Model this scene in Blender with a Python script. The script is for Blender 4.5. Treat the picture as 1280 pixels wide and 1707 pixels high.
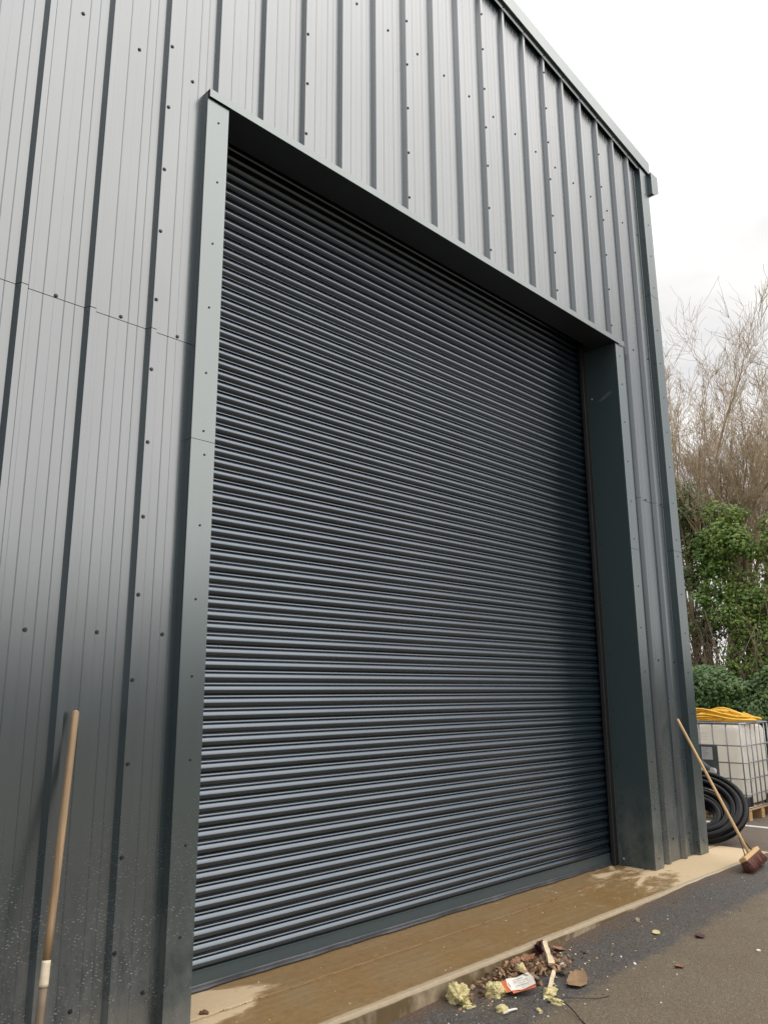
import bpy, bmesh, math, random
from mathutils import Vector, Matrix
R = math.radians
rnd = random.Random(7)
for o in list(bpy.data.objects): bpy.data.objects.remove(o)
S = bpy.context.scene
COL = S.collection

# ------------------------------------------------------------------ camera
CAM = Vector((-2.1993, -3.5830, 1.5086))
F_PX, PITCH, YAW, ROLL = 1322.93, R(12.893), R(44.568), R(-0.4018)
cd = bpy.data.cameras.new('camera'); cam = bpy.data.objects.new('camera', cd); COL.objects.link(cam)
fw = Vector((math.cos(PITCH)*math.cos(YAW), math.cos(PITCH)*math.sin(YAW), math.sin(PITCH)))
rt = Vector((math.sin(YAW), -math.cos(YAW), 0)); up = rt.cross(fw)
rt2 = rt*math.cos(ROLL) + up*math.sin(ROLL); up2 = up*math.cos(ROLL) - rt*math.sin(ROLL)
mw = Matrix((rt2, up2, -fw)).transposed().to_4x4(); mw.translation = CAM
cam.matrix_world = mw
cd.sensor_fit = 'VERTICAL'; cd.sensor_height = 36.0; cd.lens = 36.0*F_PX/1707.0
cd.clip_start = 0.05; cd.clip_end = 2000
S.camera = cam
S.render.resolution_x, S.render.resolution_y = 767, 1024

# ------------------------------------------------------------------ light
SUN_EL, SUN_AZ = R(38), R(-64)          # azimuth from +X towards +Y
sdir = Vector((math.cos(SUN_EL)*math.cos(SUN_AZ), math.cos(SUN_EL)*math.sin(SUN_AZ), math.sin(SUN_EL)))
W = bpy.data.worlds.new('World'); S.world = W; W.use_nodes = True
nt = W.node_tree; nt.nodes.clear()
def N(t, k, **kw):
    n = t.nodes.new(k)
    for a, b in kw.items(): setattr(n, a, b)
    return n
def L(t, a, b): t.links.new(a, b)
out = N(nt, 'ShaderNodeOutputWorld')
sky = N(nt, 'ShaderNodeTexSky', sky_type='NISHITA', sun_disc=False, sun_elevation=SUN_EL, sun_rotation=math.pi/2 - SUN_AZ)
b1 = N(nt, 'ShaderNodeBackground'); b1.inputs[1].default_value = 0.10; L(nt, sky.outputs[0], b1.inputs[0])
tc = N(nt, 'ShaderNodeTexCoord')
sep = N(nt, 'ShaderNodeSeparateXYZ'); L(nt, tc.outputs['Generated'], sep.inputs[0])
mz = N(nt, 'ShaderNodeMapRange', interpolation_type='SMOOTHSTEP'); mz.inputs[1].default_value = 0.42; mz.inputs[2].default_value = 0.90
mz.inputs[3].default_value = 0.77; mz.inputs[4].default_value = 2.05      # overcast sky: brighter overhead than at the horizon
L(nt, sep.outputs[2], mz.inputs[0])
mp = N(nt, 'ShaderNodeMapping'); mp.inputs['Scale'].default_value = (1.0, 1.0, 2.2); L(nt, tc.outputs['Generated'], mp.inputs[0])
no = N(nt, 'ShaderNodeTexNoise'); no.inputs['Scale'].default_value = 3.2; no.inputs['Detail'].default_value = 4; no.inputs['Roughness'].default_value = 0.5
L(nt, mp.outputs[0], no.inputs['Vector'])
cr = N(nt, 'ShaderNodeValToRGB'); cr.color_ramp.elements[0].position = 0.40; cr.color_ramp.elements[1].position = 0.60
cr.color_ramp.elements[0].color = (0.77, 0.765, 0.77, 1); cr.color_ramp.elements[1].color = (1.04, 1.01, 0.965, 1)
L(nt, no.outputs[0], cr.inputs[0])
mul = N(nt, 'ShaderNodeMixRGB', blend_type='MULTIPLY'); mul.inputs[0].default_value = 1
L(nt, cr.outputs[0], mul.inputs[1]); L(nt, mz.outputs[0], mul.inputs[2])
b2 = N(nt, 'ShaderNodeBackground'); b2.inputs[1].default_value = 1.0; L(nt, mul.outputs[0], b2.inputs[0])
mx = N(nt, 'ShaderNodeMixShader'); mx.inputs[0].default_value = 0.93
L(nt, b1.outputs[0], mx.inputs[1]); L(nt, b2.outputs[0], mx.inputs[2]); L(nt, mx.outputs[0], out.inputs[0])

sl = bpy.data.lights.new('sun', 'SUN'); sl.energy = 1.1; sl.angle = R(62); sl.color = (1, 0.93, 0.86)   # sun hidden behind the cloud
so = bpy.data.objects.new('sun', sl); COL.objects.link(so); so.rotation_euler = sdir.to_track_quat('Z', 'Y').to_euler()
S.view_settings.view_transform = 'Standard'; S.view_settings.look = 'None'
S.view_settings.exposure = 0.5; S.view_settings.gamma = 1.0; S.view_settings.use_curve_mapping = False
S.render.engine = 'CYCLES'

# ------------------------------------------------------------------ helpers
def setp(o, label=None, cat=None, group=None, kind=None):
    for k, v in (('label', label), ('category', cat), ('group', group), ('kind', kind)):
        if v: o[k] = v
    return o
def empty(name, loc=(0, 0, 0), **kw):
    o = bpy.data.objects.new(name, None); COL.objects.link(o); o.location = loc; o.empty_display_size = 0.1
    return setp(o, **kw)
def link(name, me, parent=None, loc=None, **kw):
    o = bpy.data.objects.new(name, me); COL.objects.link(o)
    if parent is not None: o.parent = parent
    if loc is not None: o.location = loc
    return setp(o, **kw)
class MB:
    """collects geometry for one mesh"""
    def __init__(s): s.v = []; s.f = []; s.sm = []
    def add(s, vs, fs, smooth=False):
        b = len(s.v); s.v += [tuple(v) for v in vs]
        s.f += [tuple(i+b for i in f) for f in fs]; s.sm += [smooth]*len(fs); return s
    def box(s, x0, x1, y0, y1, z0, z1):
        return s.add([(x0,y0,z0),(x1,y0,z0),(x1,y1,z0),(x0,y1,z0),(x0,y0,z1),(x1,y0,z1),(x1,y1,z1),(x0,y1,z1)],
                     [(0,3,2,1),(4,5,6,7),(0,1,5,4),(1,2,6,5),(2,3,7,6),(3,0,4,7)])
    def bbox(s, x0, x1, y0, y1, z0, z1, b=0.003):
        """box with all edges chamfered"""
        bm = bmesh.new(); bmesh.ops.create_cube(bm, size=1)
        for v in bm.verts:
            v.co = Vector(((x0+x1)/2+v.co.x*(x1-x0), (y0+y1)/2+v.co.y*(y1-y0), (z0+z1)/2+v.co.z*(z1-z0)))
        bmesh.ops.bevel(bm, geom=list(bm.edges), offset=b, segments=1, affect='EDGES')
        return s.bm(bm)
    def bm(s, bm, smooth=False):
        bm.verts.index_update(); vs = [v.co.copy() for v in bm.verts]; fs = [tuple(v.index for v in f.verts) for f in bm.faces]
        bm.free(); return s.add(vs, fs, smooth)
    def tube(s, pts, rad, n=6, cap=True, smooth=True, closed=False):
        pts = [Vector(p) for p in pts]; m = len(pts)
        rs = rad if isinstance(rad, (list, tuple)) else [rad]*m
        vs = []; prev = None
        for i, p in enumerate(pts):
            if closed: t = pts[(i+1) % m] - pts[i-1]
            else: t = pts[min(i+1, m-1)] - pts[max(i-1, 0)]
            t = t.normalized() if t.length > 1e-9 else Vector((0,0,1))
            if prev is None:
                a = t.orthogonal().normalized()
            else:
                a = prev - t*prev.dot(t)
                a = a.normalized() if a.length > 1e-6 else t.orthogonal().normalized()
            prev = a; b = t.cross(a)
            for k in range(n):
                q = 2*math.pi*k/n
                vs.append(p + (a*math.cos(q) + b*math.sin(q))*rs[i])
        fs = []
        for i in range(m if closed else m-1):
            j = (i+1) % m
            for k in range(n):
                fs.append((i*n+k, i*n+(k+1) % n, j*n+(k+1) % n, j*n+k))
        s.add(vs, fs, smooth)
        if cap and not closed:
            b = len(s.v) - len(vs)
            s.f.append(tuple(b+k for k in reversed(range(n)))); s.sm.append(False)
            s.f.append(tuple(b+(m-1)*n+k for k in range(n))); s.sm.append(False)
        return s
    def mesh(s, name, mat):
        me = bpy.data.meshes.new(name); me.from_pydata(s.v, [], s.f); me.update()
        me.polygons.foreach_set('use_smooth', s.sm)
        if mat: me.materials.append(mat)
        return me
    def build(s, name, mat, parent=None, loc=None, **kw):
        return link(name, s.mesh(name, mat), parent, loc, **kw)

# ------------------------------------------------------------------ materials
def mat(name):
    m = bpy.data.materials.new(name); m.use_nodes = True
    return m, m.node_tree, m.node_tree.nodes['Principled BSDF']
def pos(t): return N(t, 'ShaderNodeNewGeometry').outputs['Position']
def objc(t): return N(t, 'ShaderNodeTexCoord').outputs['Object']
def noise(t, vec, scale, detail=3, rough=0.5, dist=0, sv=None):
    if sv:
        m = N(t, 'ShaderNodeMapping'); m.inputs['Scale'].default_value = sv; L(t, vec, m.inputs[0]); vec = m.outputs[0]
    n = N(t, 'ShaderNodeTexNoise'); n.inputs['Scale'].default_value = scale; n.inputs['Detail'].default_value = detail
    n.inputs['Roughness'].default_value = rough; n.inputs['Distortion'].default_value = dist
    L(t, vec, n.inputs['Vector']); return n.outputs[0]
def ramp(t, fac, stops):
    r = N(t, 'ShaderNodeValToRGB'); e = r.color_ramp.elements
    while len(e) < len(stops): e.new(0.5)
    for i, (p, c) in enumerate(stops):
        e[i].position = p; e[i].color = (c, c, c, 1) if isinstance(c, (int, float)) else (*c, 1)
    L(t, fac, r.inputs[0]); return r.outputs[0]
def mix(t, f, a, b, mode='MIX'):
    m = N(t, 'ShaderNodeMixRGB', blend_type=mode)
    for i, v in enumerate((f, a, b)):
        if isinstance(v, (int, float)): m.inputs[i].default_value = v if i == 0 else (v, v, v, 1)
        elif isinstance(v, tuple): m.inputs[i].default_value = (*v, 1)
        else: L(t, v, m.inputs[i])
    return m.outputs[0]
def math_(t, op, a, b=0.0, clamp=False):
    m = N(t, 'ShaderNodeMath', operation=op, use_clamp=clamp)
    for i, v in enumerate((a, b)):
        if isinstance(v, (int, float)): m.inputs[i].default_value = v
        else: L(t, v, m.inputs[i])
    return m.outputs[0]
def maprange(t, v, a, b, c=0.0, d=1.0, smooth=False):
    m = N(t, 'ShaderNodeMapRange'); m.interpolation_type = 'SMOOTHSTEP' if smooth else 'LINEAR'
    L(t, v, m.inputs[0])
    for i, k in enumerate((a, b, c, d)): m.inputs[i+1].default_value = k
    return m.outputs[0]
def bump(t, p, h, strength, dist=0.01, base=None):
    b = N(t, 'ShaderNodeBump'); b.inputs['Strength'].default_value = strength; b.inputs['Distance'].default_value = dist
    L(t, h, b.inputs['Height'])
    if base is not None: L(t, base, b.inputs['Normal'])
    L(t, b.outputs[0], p.inputs['Normal']); return b.outputs[0]
def sepxyz(t, v):
    s = N(t, 'ShaderNodeSeparateXYZ'); L(t, v, s.inputs[0]); return s.outputs
def simple(name, c1, c2=None, rough=0.6, metal=0.0, scale=8, bs=0.0, bscale=60, spec=0.5, sv=None, bdist=0.004):
    m, t, p = mat(name)
    P = objc(t)
    n = noise(t, P, scale, 4, 0.6, sv=sv)
    L(t, mix(t, ramp(t, n, [(0.3, 0.0), (0.7, 1.0)]), c1, c2 or tuple(x*0.75 for x in c1)), p.inputs['Base Color'])
    p.inputs['Roughness'].default_value = rough; p.inputs['Metallic'].default_value = metal
    p.inputs['Specular IOR Level'].default_value = spec
    if bs: bump(t, p, noise(t, P, bscale, 3, sv=sv), bs, bdist)
    return m

def paint(name, col, rough, metal, dirt=True, coat=0.0, wav=0.06, body=(0.040, 0.078, 0.096), bodyfac=0.30):
    """grey metallic-flake coated steel, with dust and mud flecks splashed up from the ground"""
    m, t, p = mat(name)
    P = pos(t); x, y, z = sepxyz(t, P)
    base = mix(t, ramp(t, noise(t, P, 1.3, 4, 0.6, sv=(1, 1, 0.35)), [(0.3, 0.0), (0.75, 1.0)]), col, tuple(c*0.9 for c in col))
    rgh = maprange(t, noise(t, P, 2.2, 4, 0.6, sv=(1, 1, 0.3)), 0.3, 0.7, rough-0.02, rough+0.035)
    met = metal
    if dirt:
        low = maprange(t, z, 1.15, 0.1, 0, 1, True)
        dn = noise(t, P, 9, 5, 0.7, sv=(1, 1, 0.5))
        dust = math_(t, 'MULTIPLY', math_(t, 'MULTIPLY', low, low), maprange(t, dn, 0.35, 0.75, 0, 0.75), True)
        # flecks
        vor = N(t, 'ShaderNodeTexVoronoi'); vor.inputs['Scale'].default_value = 95; vor.inputs['Randomness'].default_value = 1
        mpn = N(t, 'ShaderNodeMapping'); mpn.inputs['Rotation'].default_value = (0, R(35), 0); mpn.inputs['Scale'].default_value = (0.45, 1, 1.25)
        L(t, P, mpn.inputs[0]); sm_ = sepxyz(t, mpn.outputs[0]); cm = N(t, 'ShaderNodeCombineXYZ'); L(t, math_(t, 'ADD', sm_[0], sm_[1]), cm.inputs[0]); L(t, sm_[2], cm.inputs[1])
        vor.voronoi_dimensions = '2D'; L(t, cm.outputs[0], vor.inputs['Vector'])
        sp = ramp(t, vor.outputs['Distance'], [(0.13, 1.0), (0.22, 0.0)])
        keep = ramp(t, N(t, 'ShaderNodeSeparateColor').outputs[0], [(0.55, 0), (0.8, 1)])
        sepc = [n for n in t.nodes if n.type == 'SEPARATE_COLOR'][-1]; L(t, vor.outputs['Color'], sepc.inputs[0])
        patch = maprange(t, noise(t, P, 4.5, 3, 0.6), 0.38, 0.56, 0.1, 1)
        fl = math_(t, 'MULTIPLY', math_(t, 'MULTIPLY', sp, keep), math_(t, 'MULTIPLY', low, patch), True)
        d = math_(t, 'MAXIMUM', math_(t, 'MULTIPLY', dust, 0.40), math_(t, 'MULTIPLY', fl, 1.0), True)
        base = mix(t, d, base, (0.36, 0.35, 0.32))
        met = math_(t, 'MULTIPLY', math_(t, 'SUBTRACT', 1.0, d, True), metal)
        rgh = math_(t, 'ADD', rgh, math_(t, 'MULTIPLY', d, 0.35))
        L(t, met, p.inputs['Metallic'])
    else: p.inputs['Metallic'].default_value = metal
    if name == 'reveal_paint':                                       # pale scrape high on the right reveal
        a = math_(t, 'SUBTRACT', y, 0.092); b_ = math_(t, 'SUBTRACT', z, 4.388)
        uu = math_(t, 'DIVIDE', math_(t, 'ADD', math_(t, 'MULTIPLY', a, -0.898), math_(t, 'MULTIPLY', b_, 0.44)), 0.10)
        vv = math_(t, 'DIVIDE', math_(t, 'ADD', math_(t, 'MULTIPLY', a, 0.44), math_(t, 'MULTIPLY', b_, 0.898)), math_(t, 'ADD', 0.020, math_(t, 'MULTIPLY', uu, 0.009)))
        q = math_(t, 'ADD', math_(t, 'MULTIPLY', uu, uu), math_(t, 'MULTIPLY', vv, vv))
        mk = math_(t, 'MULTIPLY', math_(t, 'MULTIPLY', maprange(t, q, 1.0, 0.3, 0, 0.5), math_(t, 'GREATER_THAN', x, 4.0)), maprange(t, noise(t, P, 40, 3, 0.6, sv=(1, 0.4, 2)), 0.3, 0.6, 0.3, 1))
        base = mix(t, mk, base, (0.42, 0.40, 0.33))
    L(t, base, p.inputs['Base Color']); L(t, rgh, p.inputs['Roughness'])
    p.inputs['Coat Weight'].default_value = coat; p.inputs['Coat Roughness'].default_value = 0.2
    b = bump(t, p, noise(t, P, 1.6, 2, 0.4, sv=(2.2, 1, 0.5)), wav, 0.05)
    # the flakes float in a blue-green binder: part of the coating is plain dark pigment
    p2 = N(t, 'ShaderNodeBsdfPrincipled'); p2.inputs['Base Color'].default_value = (*body, 1); p2.inputs['Roughness'].default_value = 0.3
    if dirt: L(t, mix(t, d, body, (0.36, 0.35, 0.32)), p2.inputs['Base Color'])
    L(t, b, p2.inputs['Normal'])
    ms = N(t, 'ShaderNodeMixShader'); ms.inputs[0].default_value = bodyfac; L(t, p.outputs[0], ms.inputs[1]); L(t, p2.outputs[0], ms.inputs[2])
    L(t, ms.outputs[0], [n for n in t.nodes if n.type == 'OUTPUT_MATERIAL'][0].inputs[0])
    return m

M = {}
M['clad'] = paint('cladding_paint', (0.238, 0.246, 0.255), 0.25, 1.0)
M['trim'] = paint('trim_paint', (0.222, 0.244, 0.244), 0.26, 1.0, wav=0.03)
M['slat'] = paint('slat_paint', (0.132, 0.151, 0.172), 0.22, 1.0, dirt=False, wav=0.006, bodyfac=0.26, body=(0.022, 0.042, 0.062))
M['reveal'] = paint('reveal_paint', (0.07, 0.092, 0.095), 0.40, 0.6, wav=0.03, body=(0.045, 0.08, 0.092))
M['soffit'] = simple('soffit_shade_tone', (0.016, 0.02, 0.024), rough=0.5)  # near-black colour stands in for the shade under the lintel
M['rail'] = paint('rail_paint', (0.08, 0.10, 0.107), 0.42, 0.5, dirt=False)
M['dark'] = simple('unlit_steel', (0.02, 0.021, 0.023), rough=0.6, metal=0.2)
M['screw'] = simple('screw_steel', (0.045, 0.05, 0.055), rough=0.35, metal=0.5)
M['zinc'] = simple('bare_zinc_screw', (0.75, 0.75, 0.74), rough=0.35, metal=0.6)
M['rubber'] = simple('wet_rubber', (0.03, 0.033, 0.04), (0.055, 0.058, 0.07), rough=0.32, scale=14, bs=0.4, bscale=25)
M['lining'] = simple('dark_lining', (0.03, 0.03, 0.032), rough=0.8)
M['guide_edge'] = simple('guide_steel', (0.16, 0.165, 0.16), rough=0.45, metal=0.6)

def concrete():
    m, t, p = mat('concrete'); P = pos(t); x, y, z = sepxyz(t, P)
    n1 = noise(t, P, 3.2, 6, 0.62, 0.6, sv=(0.85, 1.7, 1))
    n2 = noise(t, P, 22, 5, 0.7); n3 = noise(t, P, 130, 3, 0.6)
    streak = noise(t, P, 1.0, 5, 0.65, 0.5, sv=(0.45, 24, 1)); n5 = noise(t, P, 11, 6, 0.75, 0.3, sv=(0.8, 1.5, 1)); n4 = noise(t, P, 2.1, 5, 0.65, 0.4)
    wet = maprange(t, x, 3.3, 5.4, 1.05, -0.05, True)
    # the dry corner by the left jamb and the dry back edge at the right jamb
    dx = math_(t, 'DIVIDE', math_(t, 'SUBTRACT', x, 0.12), 0.55); dy = math_(t, 'DIVIDE', math_(t, 'SUBTRACT', y, 0.12), 0.22)
    dd = math_(t, 'SQRT', math_(t, 'ADD', math_(t, 'MULTIPLY', dx, dx), math_(t, 'MULTIPLY', dy, dy)))
    wet = math_(t, 'MULTIPLY', wet, maprange(t, dd, 0.55, 1.35, 0, 1))
    w = math_(t, 'ADD', wet, math_(t, 'MULTIPLY', math_(t, 'SUBTRACT', n1, 0.5), 2.3))
    wm = ramp(t, w, [(0.36, 0.0), (0.50, 0.7), (0.68, 1.0)])
    dry = mix(t, n2, (0.56, 0.43, 0.27), (0.43, 0.32, 0.19))
    dry = mix(t, maprange(t, n3, 0.3, 0.75, 0, 0.5), dry, (0.60, 0.49, 0.34))
    wetc = mix(t, ramp(t, n2, [(0.3, 0.0), (0.7, 1.0)]), (0.270, 0.165, 0.066), (0.180, 0.115, 0.048))
    wetc = mix(t, math_(t, 'MULTIPLY', ramp(t, streak, [(0.48, 0.0), (0.70, 0.75)]), ramp(t, n4, [(0.38, 0.0), (0.6, 1.0)])), wetc, (0.33, 0.22, 0.11))
    wetc = mix(t, ramp(t, n4, [(0.48, 0.0), (0.72, 0.55)]), wetc, (0.215, 0.165, 0.095))
    wetc = mix(t, math_(t, 'MULTIPLY', ramp(t, math_(t, 'ADD', n5, maprange(t, x, 1.5, 4.8, -0.05, 0.07)), [(0.60, 0.0), (0.68, 0.85)]), 1.0), wetc, (0.42, 0.32, 0.20))
    wetc = mix(t, ramp(t, n5, [(0.30, 0.6), (0.42, 0.0)]), wetc, (0.115, 0.072, 0.033))
    wetc = mix(t, ramp(t, n3, [(0.60, 0.0), (0.78, 0.45)]), wetc, (0.45, 0.36, 0.24))
    c = mix(t, wm, dry, wetc)
    # trowelled pale arris along the kerb edge, with broken inner margin; kerb face damp
    yy = math_(t, 'ADD', y, math_(t, 'MULTIPLY', math_(t, 'SUBTRACT', n1, 0.5), 0.035))
    arr = ramp(t, maprange(t, yy, -0.405, -0.445, 0, 1), [(0.35, 0.0), (0.65, 1.0)])
    pale = mix(t, n2, (0.44, 0.37, 0.27), (0.30, 0.245, 0.165))
    c = mix(t, math_(t, 'MULTIPLY', arr, 0.85), c, pale)
    face = maprange(t, z, -0.014, -0.022, 0, 1)
    fw_ = ramp(t, noise(t, P, 2.2, 6, 0.7, sv=(1.2, 1, 0.8)), [(0.36, 0.0), (0.52, 1.0)])
    c = mix(t, math_(t, 'MULTIPLY', face, fw_), c, mix(t, n2, (0.15, 0.105, 0.05), (0.10, 0.07, 0.035)))
    red = math_(t, 'MULTIPLY', ramp(t, maprange(t, math_(t, 'ABSOLUTE', math_(t, 'SUBTRACT', math_(t, 'ADD', y, math_(t, 'MULTIPLY', math_(t, 'SUBTRACT', n2, 0.5), 0.03)), 0.03)), 0, 0.05), [(0.15, 1), (0.4, 0)]), 0.55)
    c = mix(t, red, c, (0.16, 0.075, 0.03))
    L(t, c, p.inputs['Base Color'])
    wtop = math_(t, 'MULTIPLY', wm, math_(t, 'SUBTRACT', 1.0, arr, True))
    L(t, maprange(t, wtop, 0, 1, 0.85, 0.36), p.inputs['Roughness'])
    p.inputs['Specular IOR Level'].default_value = 0.35
    h = math_(t, 'ADD', n2, math_(t, 'MULTIPLY', n3, 0.6))
    bump(t, p, h, 0.35, 0.004)
    return m
M['concrete'] = concrete()

def asphalt():
    m, t, p = mat('asphalt'); P = pos(t); x, y, z = sepxyz(t, P)
    n1 = noise(t, P, 1.7, 5, 0.6); n2 = noise(t, P, 9, 5, 0.65)
    vor = N(t, 'ShaderNodeTexVoronoi'); vor.inputs['Scale'].default_value = 120; L(t, P, vor.inputs['Vector'])
    vs = N(t, 'ShaderNodeSeparateColor'); L(t, vor.outputs['Color'], vs.inputs[0])
    st = vs.outputs[0]
    new = mix(t, st, (0.038, 0.035, 0.034), (0.115, 0.105, 0.097))
    old = mix(t, st, (0.110, 0.086, 0.058), (0.180, 0.145, 0.103))
    ye = math_(t, 'ADD', y, math_(t, 'MULTIPLY', math_(t, 'SUBTRACT', n2, 0.5), 0.22))
    o1 = math_(t, 'MULTIPLY', ramp(t, maprange(t, ye, -0.93, -1.08, 0, 1), [(0.2, 0), (0.8, 1)]), 1.0)
    c = mix(t, o1, new, old)
    c = mix(t, maprange(t, n1, 0.45, 0.75, 0, 0.45), c, (0.115, 0.085, 0.055))       # silt film
    edge = math_(t, 'MULTIPLY', ramp(t, maprange(t, ye, -0.70, -0.47, 0, 1), [(0.2, 0), (1, 1)]), maprange(t, n2, 0.35, 0.6, 0.15, 0.9))
    c = mix(t, edge, c, mix(t, n2, (0.14, 0.088, 0.05), (0.085, 0.05, 0.03)))
    far = maprange(t, x, 6.0, 8.0, 0, 0.75)
    c = mix(t, far, c, mix(t, n2, (0.17, 0.145, 0.115), (0.11, 0.095, 0.078)))
    sp = math_(t, 'MULTIPLY', ramp(t, st, [(0.965, 0), (0.98, 1)]), 0.5)
    c = mix(t, sp, c, (0.24, 0.205, 0.16))
    L(t, c, p.inputs['Base Color'])
    L(t, maprange(t, n1, 0.3, 0.7, 0.62, 0.85), p.inputs['Roughness']); p.inputs['Specular IOR Level'].default_value = 0.4
    h = math_(t, 'ADD', math_(t, 'MULTIPLY', vor.outputs['Distance'], -0.8), math_(t, 'MULTIPLY', noise(t, P, 45, 4, 0.7), 1.2))
    bump(t, p, h, 0.75, 0.007)
    return m
M['asphalt'] = asphalt()
def wood(name, a, b, rough=0.55, sv=(60, 60, 2)):
    m, t, p = mat(name); P = objc(t)
    g = noise(t, P, 1.0, 4, 0.6, 0.5, sv=sv)
    s = noise(t, P, 3.0, 4, 0.6)
    c = mix(t, ramp(t, g, [(0.3, 0), (0.7, 1)]), a, b)
    c = mix(t, maprange(t, s, 0.5, 0.8, 0, 0.5), c, tuple(x*0.55 for x in b))
    L(t, c, p.inputs['Base Color']); p.inputs['Roughness'].default_value = rough
    bump(t, p, g, 0.2, 0.002); return m
M['pole'] = wood('worn_pole_wood', (0.36, 0.245, 0.135), (0.17, 0.11, 0.06))
M['pole_low'] = wood('muddy_pole_wood', (0.20, 0.15, 0.10), (0.11, 0.08, 0.055))
M['tape'] = simple('white_tape', (0.66, 0.58, 0.44), (0.5, 0.42, 0.3), rough=0.6, scale=30)
M['beech'] = wood('beech_wood', (0.62, 0.42, 0.21), (0.50, 0.32, 0.15))
M['bristle'] = simple('bristle', (0.17, 0.06, 0.04), (0.09, 0.035, 0.025), rough=0.75, scale=40)
M['iron'] = simple('black_iron', (0.02, 0.018, 0.018), rough=0.5, metal=0.4)

# ------------------------------------------------------------------ ground
def gz(x): return max(-0.14, min(-0.006, -0.125+0.027*x))
g = MB()
xs = [-400, -60, -20, -8, -3, -1, -0.55, 0, 0.5, 1, 1.5, 2, 2.5, 3, 3.5, 4, 4.4, 5, 7, 10, 20, 60, 400]
ys = [-400, -60, -15, -6, -3, -1.5, -1, -0.5, 0, 2, 10, 40, 400]
vs = [(x, y, gz(x)) for y in ys for x in xs]; nx = len(xs)
g.add(vs, [(j*nx+i, j*nx+i+1, (j+1)*nx+i+1, (j+1)*nx+i) for j in range(len(ys)-1) for i in range(nx-1)])
g.build('ground', M['asphalt'], kind='structure')
# concrete apron in front of the door (joint to the door threshold left open)
def slab(name, x0, x1, y0, y1, z1, seed, front=False):
    r = random.Random(seed); bm = bmesh.new()
    n = int((x1-x0)/0.09)
    prof = [(y0, -0.22), (y0, z1-0.016), (y0+0.005, z1-0.005), (y0+0.016, z1), (y1-0.004, z1), (y1, z1-0.004), (y1, -0.22)]
    rows = []
    for i in range(n+1):
        x = x0+(x1-x0)*i/n; j = r.gauss(0, 0.0022) if front else 0; k = abs(r.gauss(0, 0.0012)) if front else 0
        if front and r.random() < 0.04: k += 0.006
        rows.append([bm.verts.new((x, y + (j if q < 4 else 0) + (k if q in (1, 2) else 0), zz - (k*0.8 if q in (2,) else 0))) for q, (y, zz) in enumerate(prof)])
    for i in range(n):
        for q in range(len(prof)-1): bm.faces.new((rows[i][q], rows[i+1][q], rows[i+1][q+1], rows[i][q+1]))
    bm.faces.new(rows[0][::-1]); bm.faces.new(rows[-1])
    bmesh.ops.recalc_face_normals(bm, faces=bm.faces)
    return MB().bm(bm).build(name, M['concrete'], kind='structure')
slab('apron', -0.9, 6.2, -0.47, 0.026, 0.0, 3, True)
slab('threshold', -0.9, 6.2, 0.034, 0.62, 0.0, 4)
# parking bay line
MB().box(7.60, 7.70, -6, 0.95, -0.0055, -0.002).build('bay_line', simple('line_paint', (0.68, 0.66, 0.60), (0.45, 0.43, 0.38), scale=25, rough=0.7), kind='structure')

# ------------------------------------------------------------------ warehouse
JO, JI, RI, RO = -0.068, 0.078, 4.686, 4.844
CL, CT = 5.600, 5.785
LB = 4.925                     # underside of lintel
SEAM = 3.385
P3 = 1/3.0
RIDGE = -1.2; SLOPE = 0.147; XL = -8.2
def roofz(x):                 # underside level of verge flange
    return 7.367 + SLOPE*(5.738 - (x if x >= RIDGE else 2*RIDGE-x))
wh = empty('warehouse', (0, 0, 0), label='tall grey metal clad warehouse with a wide closed roller shutter door', cat='warehouse')

def rib_profile(i):
    """profile points of one 333 mm bay starting at the foot of rib i: flank, crown, flank, pan with small swages"""
    x = i*P3; p = [(x, 0.0), (x+0.016, -0.035), (x+0.046, -0.035), (x+0.062, 0.0)]
    for c, d, w in ((0.082, 0.0003, 0.002), (0.130, 0.0014, 0.0028), (0.182, 0.0004, 0.002), (0.234, 0.0015, 0.0028), (0.286, 0.0012, 0.0026)):
        p += [(x+c-w, 0.0), (x+c-w*0.25, d), (x+c+w*0.25, d), (x+c+w, 0.0)]
    return p
def cladding(i0, n, za, zb, name='cladding_sheet', lap=0.0):
    """n bays; za / zb are functions of x or None to skip"""
    pts = []
    for i in range(i0, i0+n): pts += rib_profile(i)
    pts.append(((i0+n)*P3, 0.0))
    # lap edge: the sheet's last bit covers the flank of its neighbour
    mb = MB()
    for (xa, ya), (xb, yb) in zip(pts, pts[1:]):
        segs = [(xa, ya, xb, yb)]
        for cut in (JI-0.05, RI+0.05, CT-0.02):
            new = []
            for (a, b, c, d) in segs:
                if a < cut < c:
                    f = (cut-a)/(c-a); ym = b+(d-b)*f
                    new += [(a, b, cut, ym), (cut, ym, c, d)]
                else: new.append((a, b, c, d))
            segs = new
        for (a, b, c, d) in segs:
            mid = (a+c)/2
            if mid > CT-0.02: continue
            lo = za; 
            if JI-0.05 < mid < RI+0.05:
                lo = max(za, LB+0.03)
            t0, t1 = min(zb, roofz(a)+0.06), min(zb, roofz(c)+0.06)
            if t0 <= lo: continue
            mb.add([(a, b-lap, lo), (c, d-lap, lo), (c, d-lap, t1), (a, b-lap, t0)], [(0, 1, 2, 3)])
    return mb.build(name, M['clad'], wh) if mb.f else None
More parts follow.
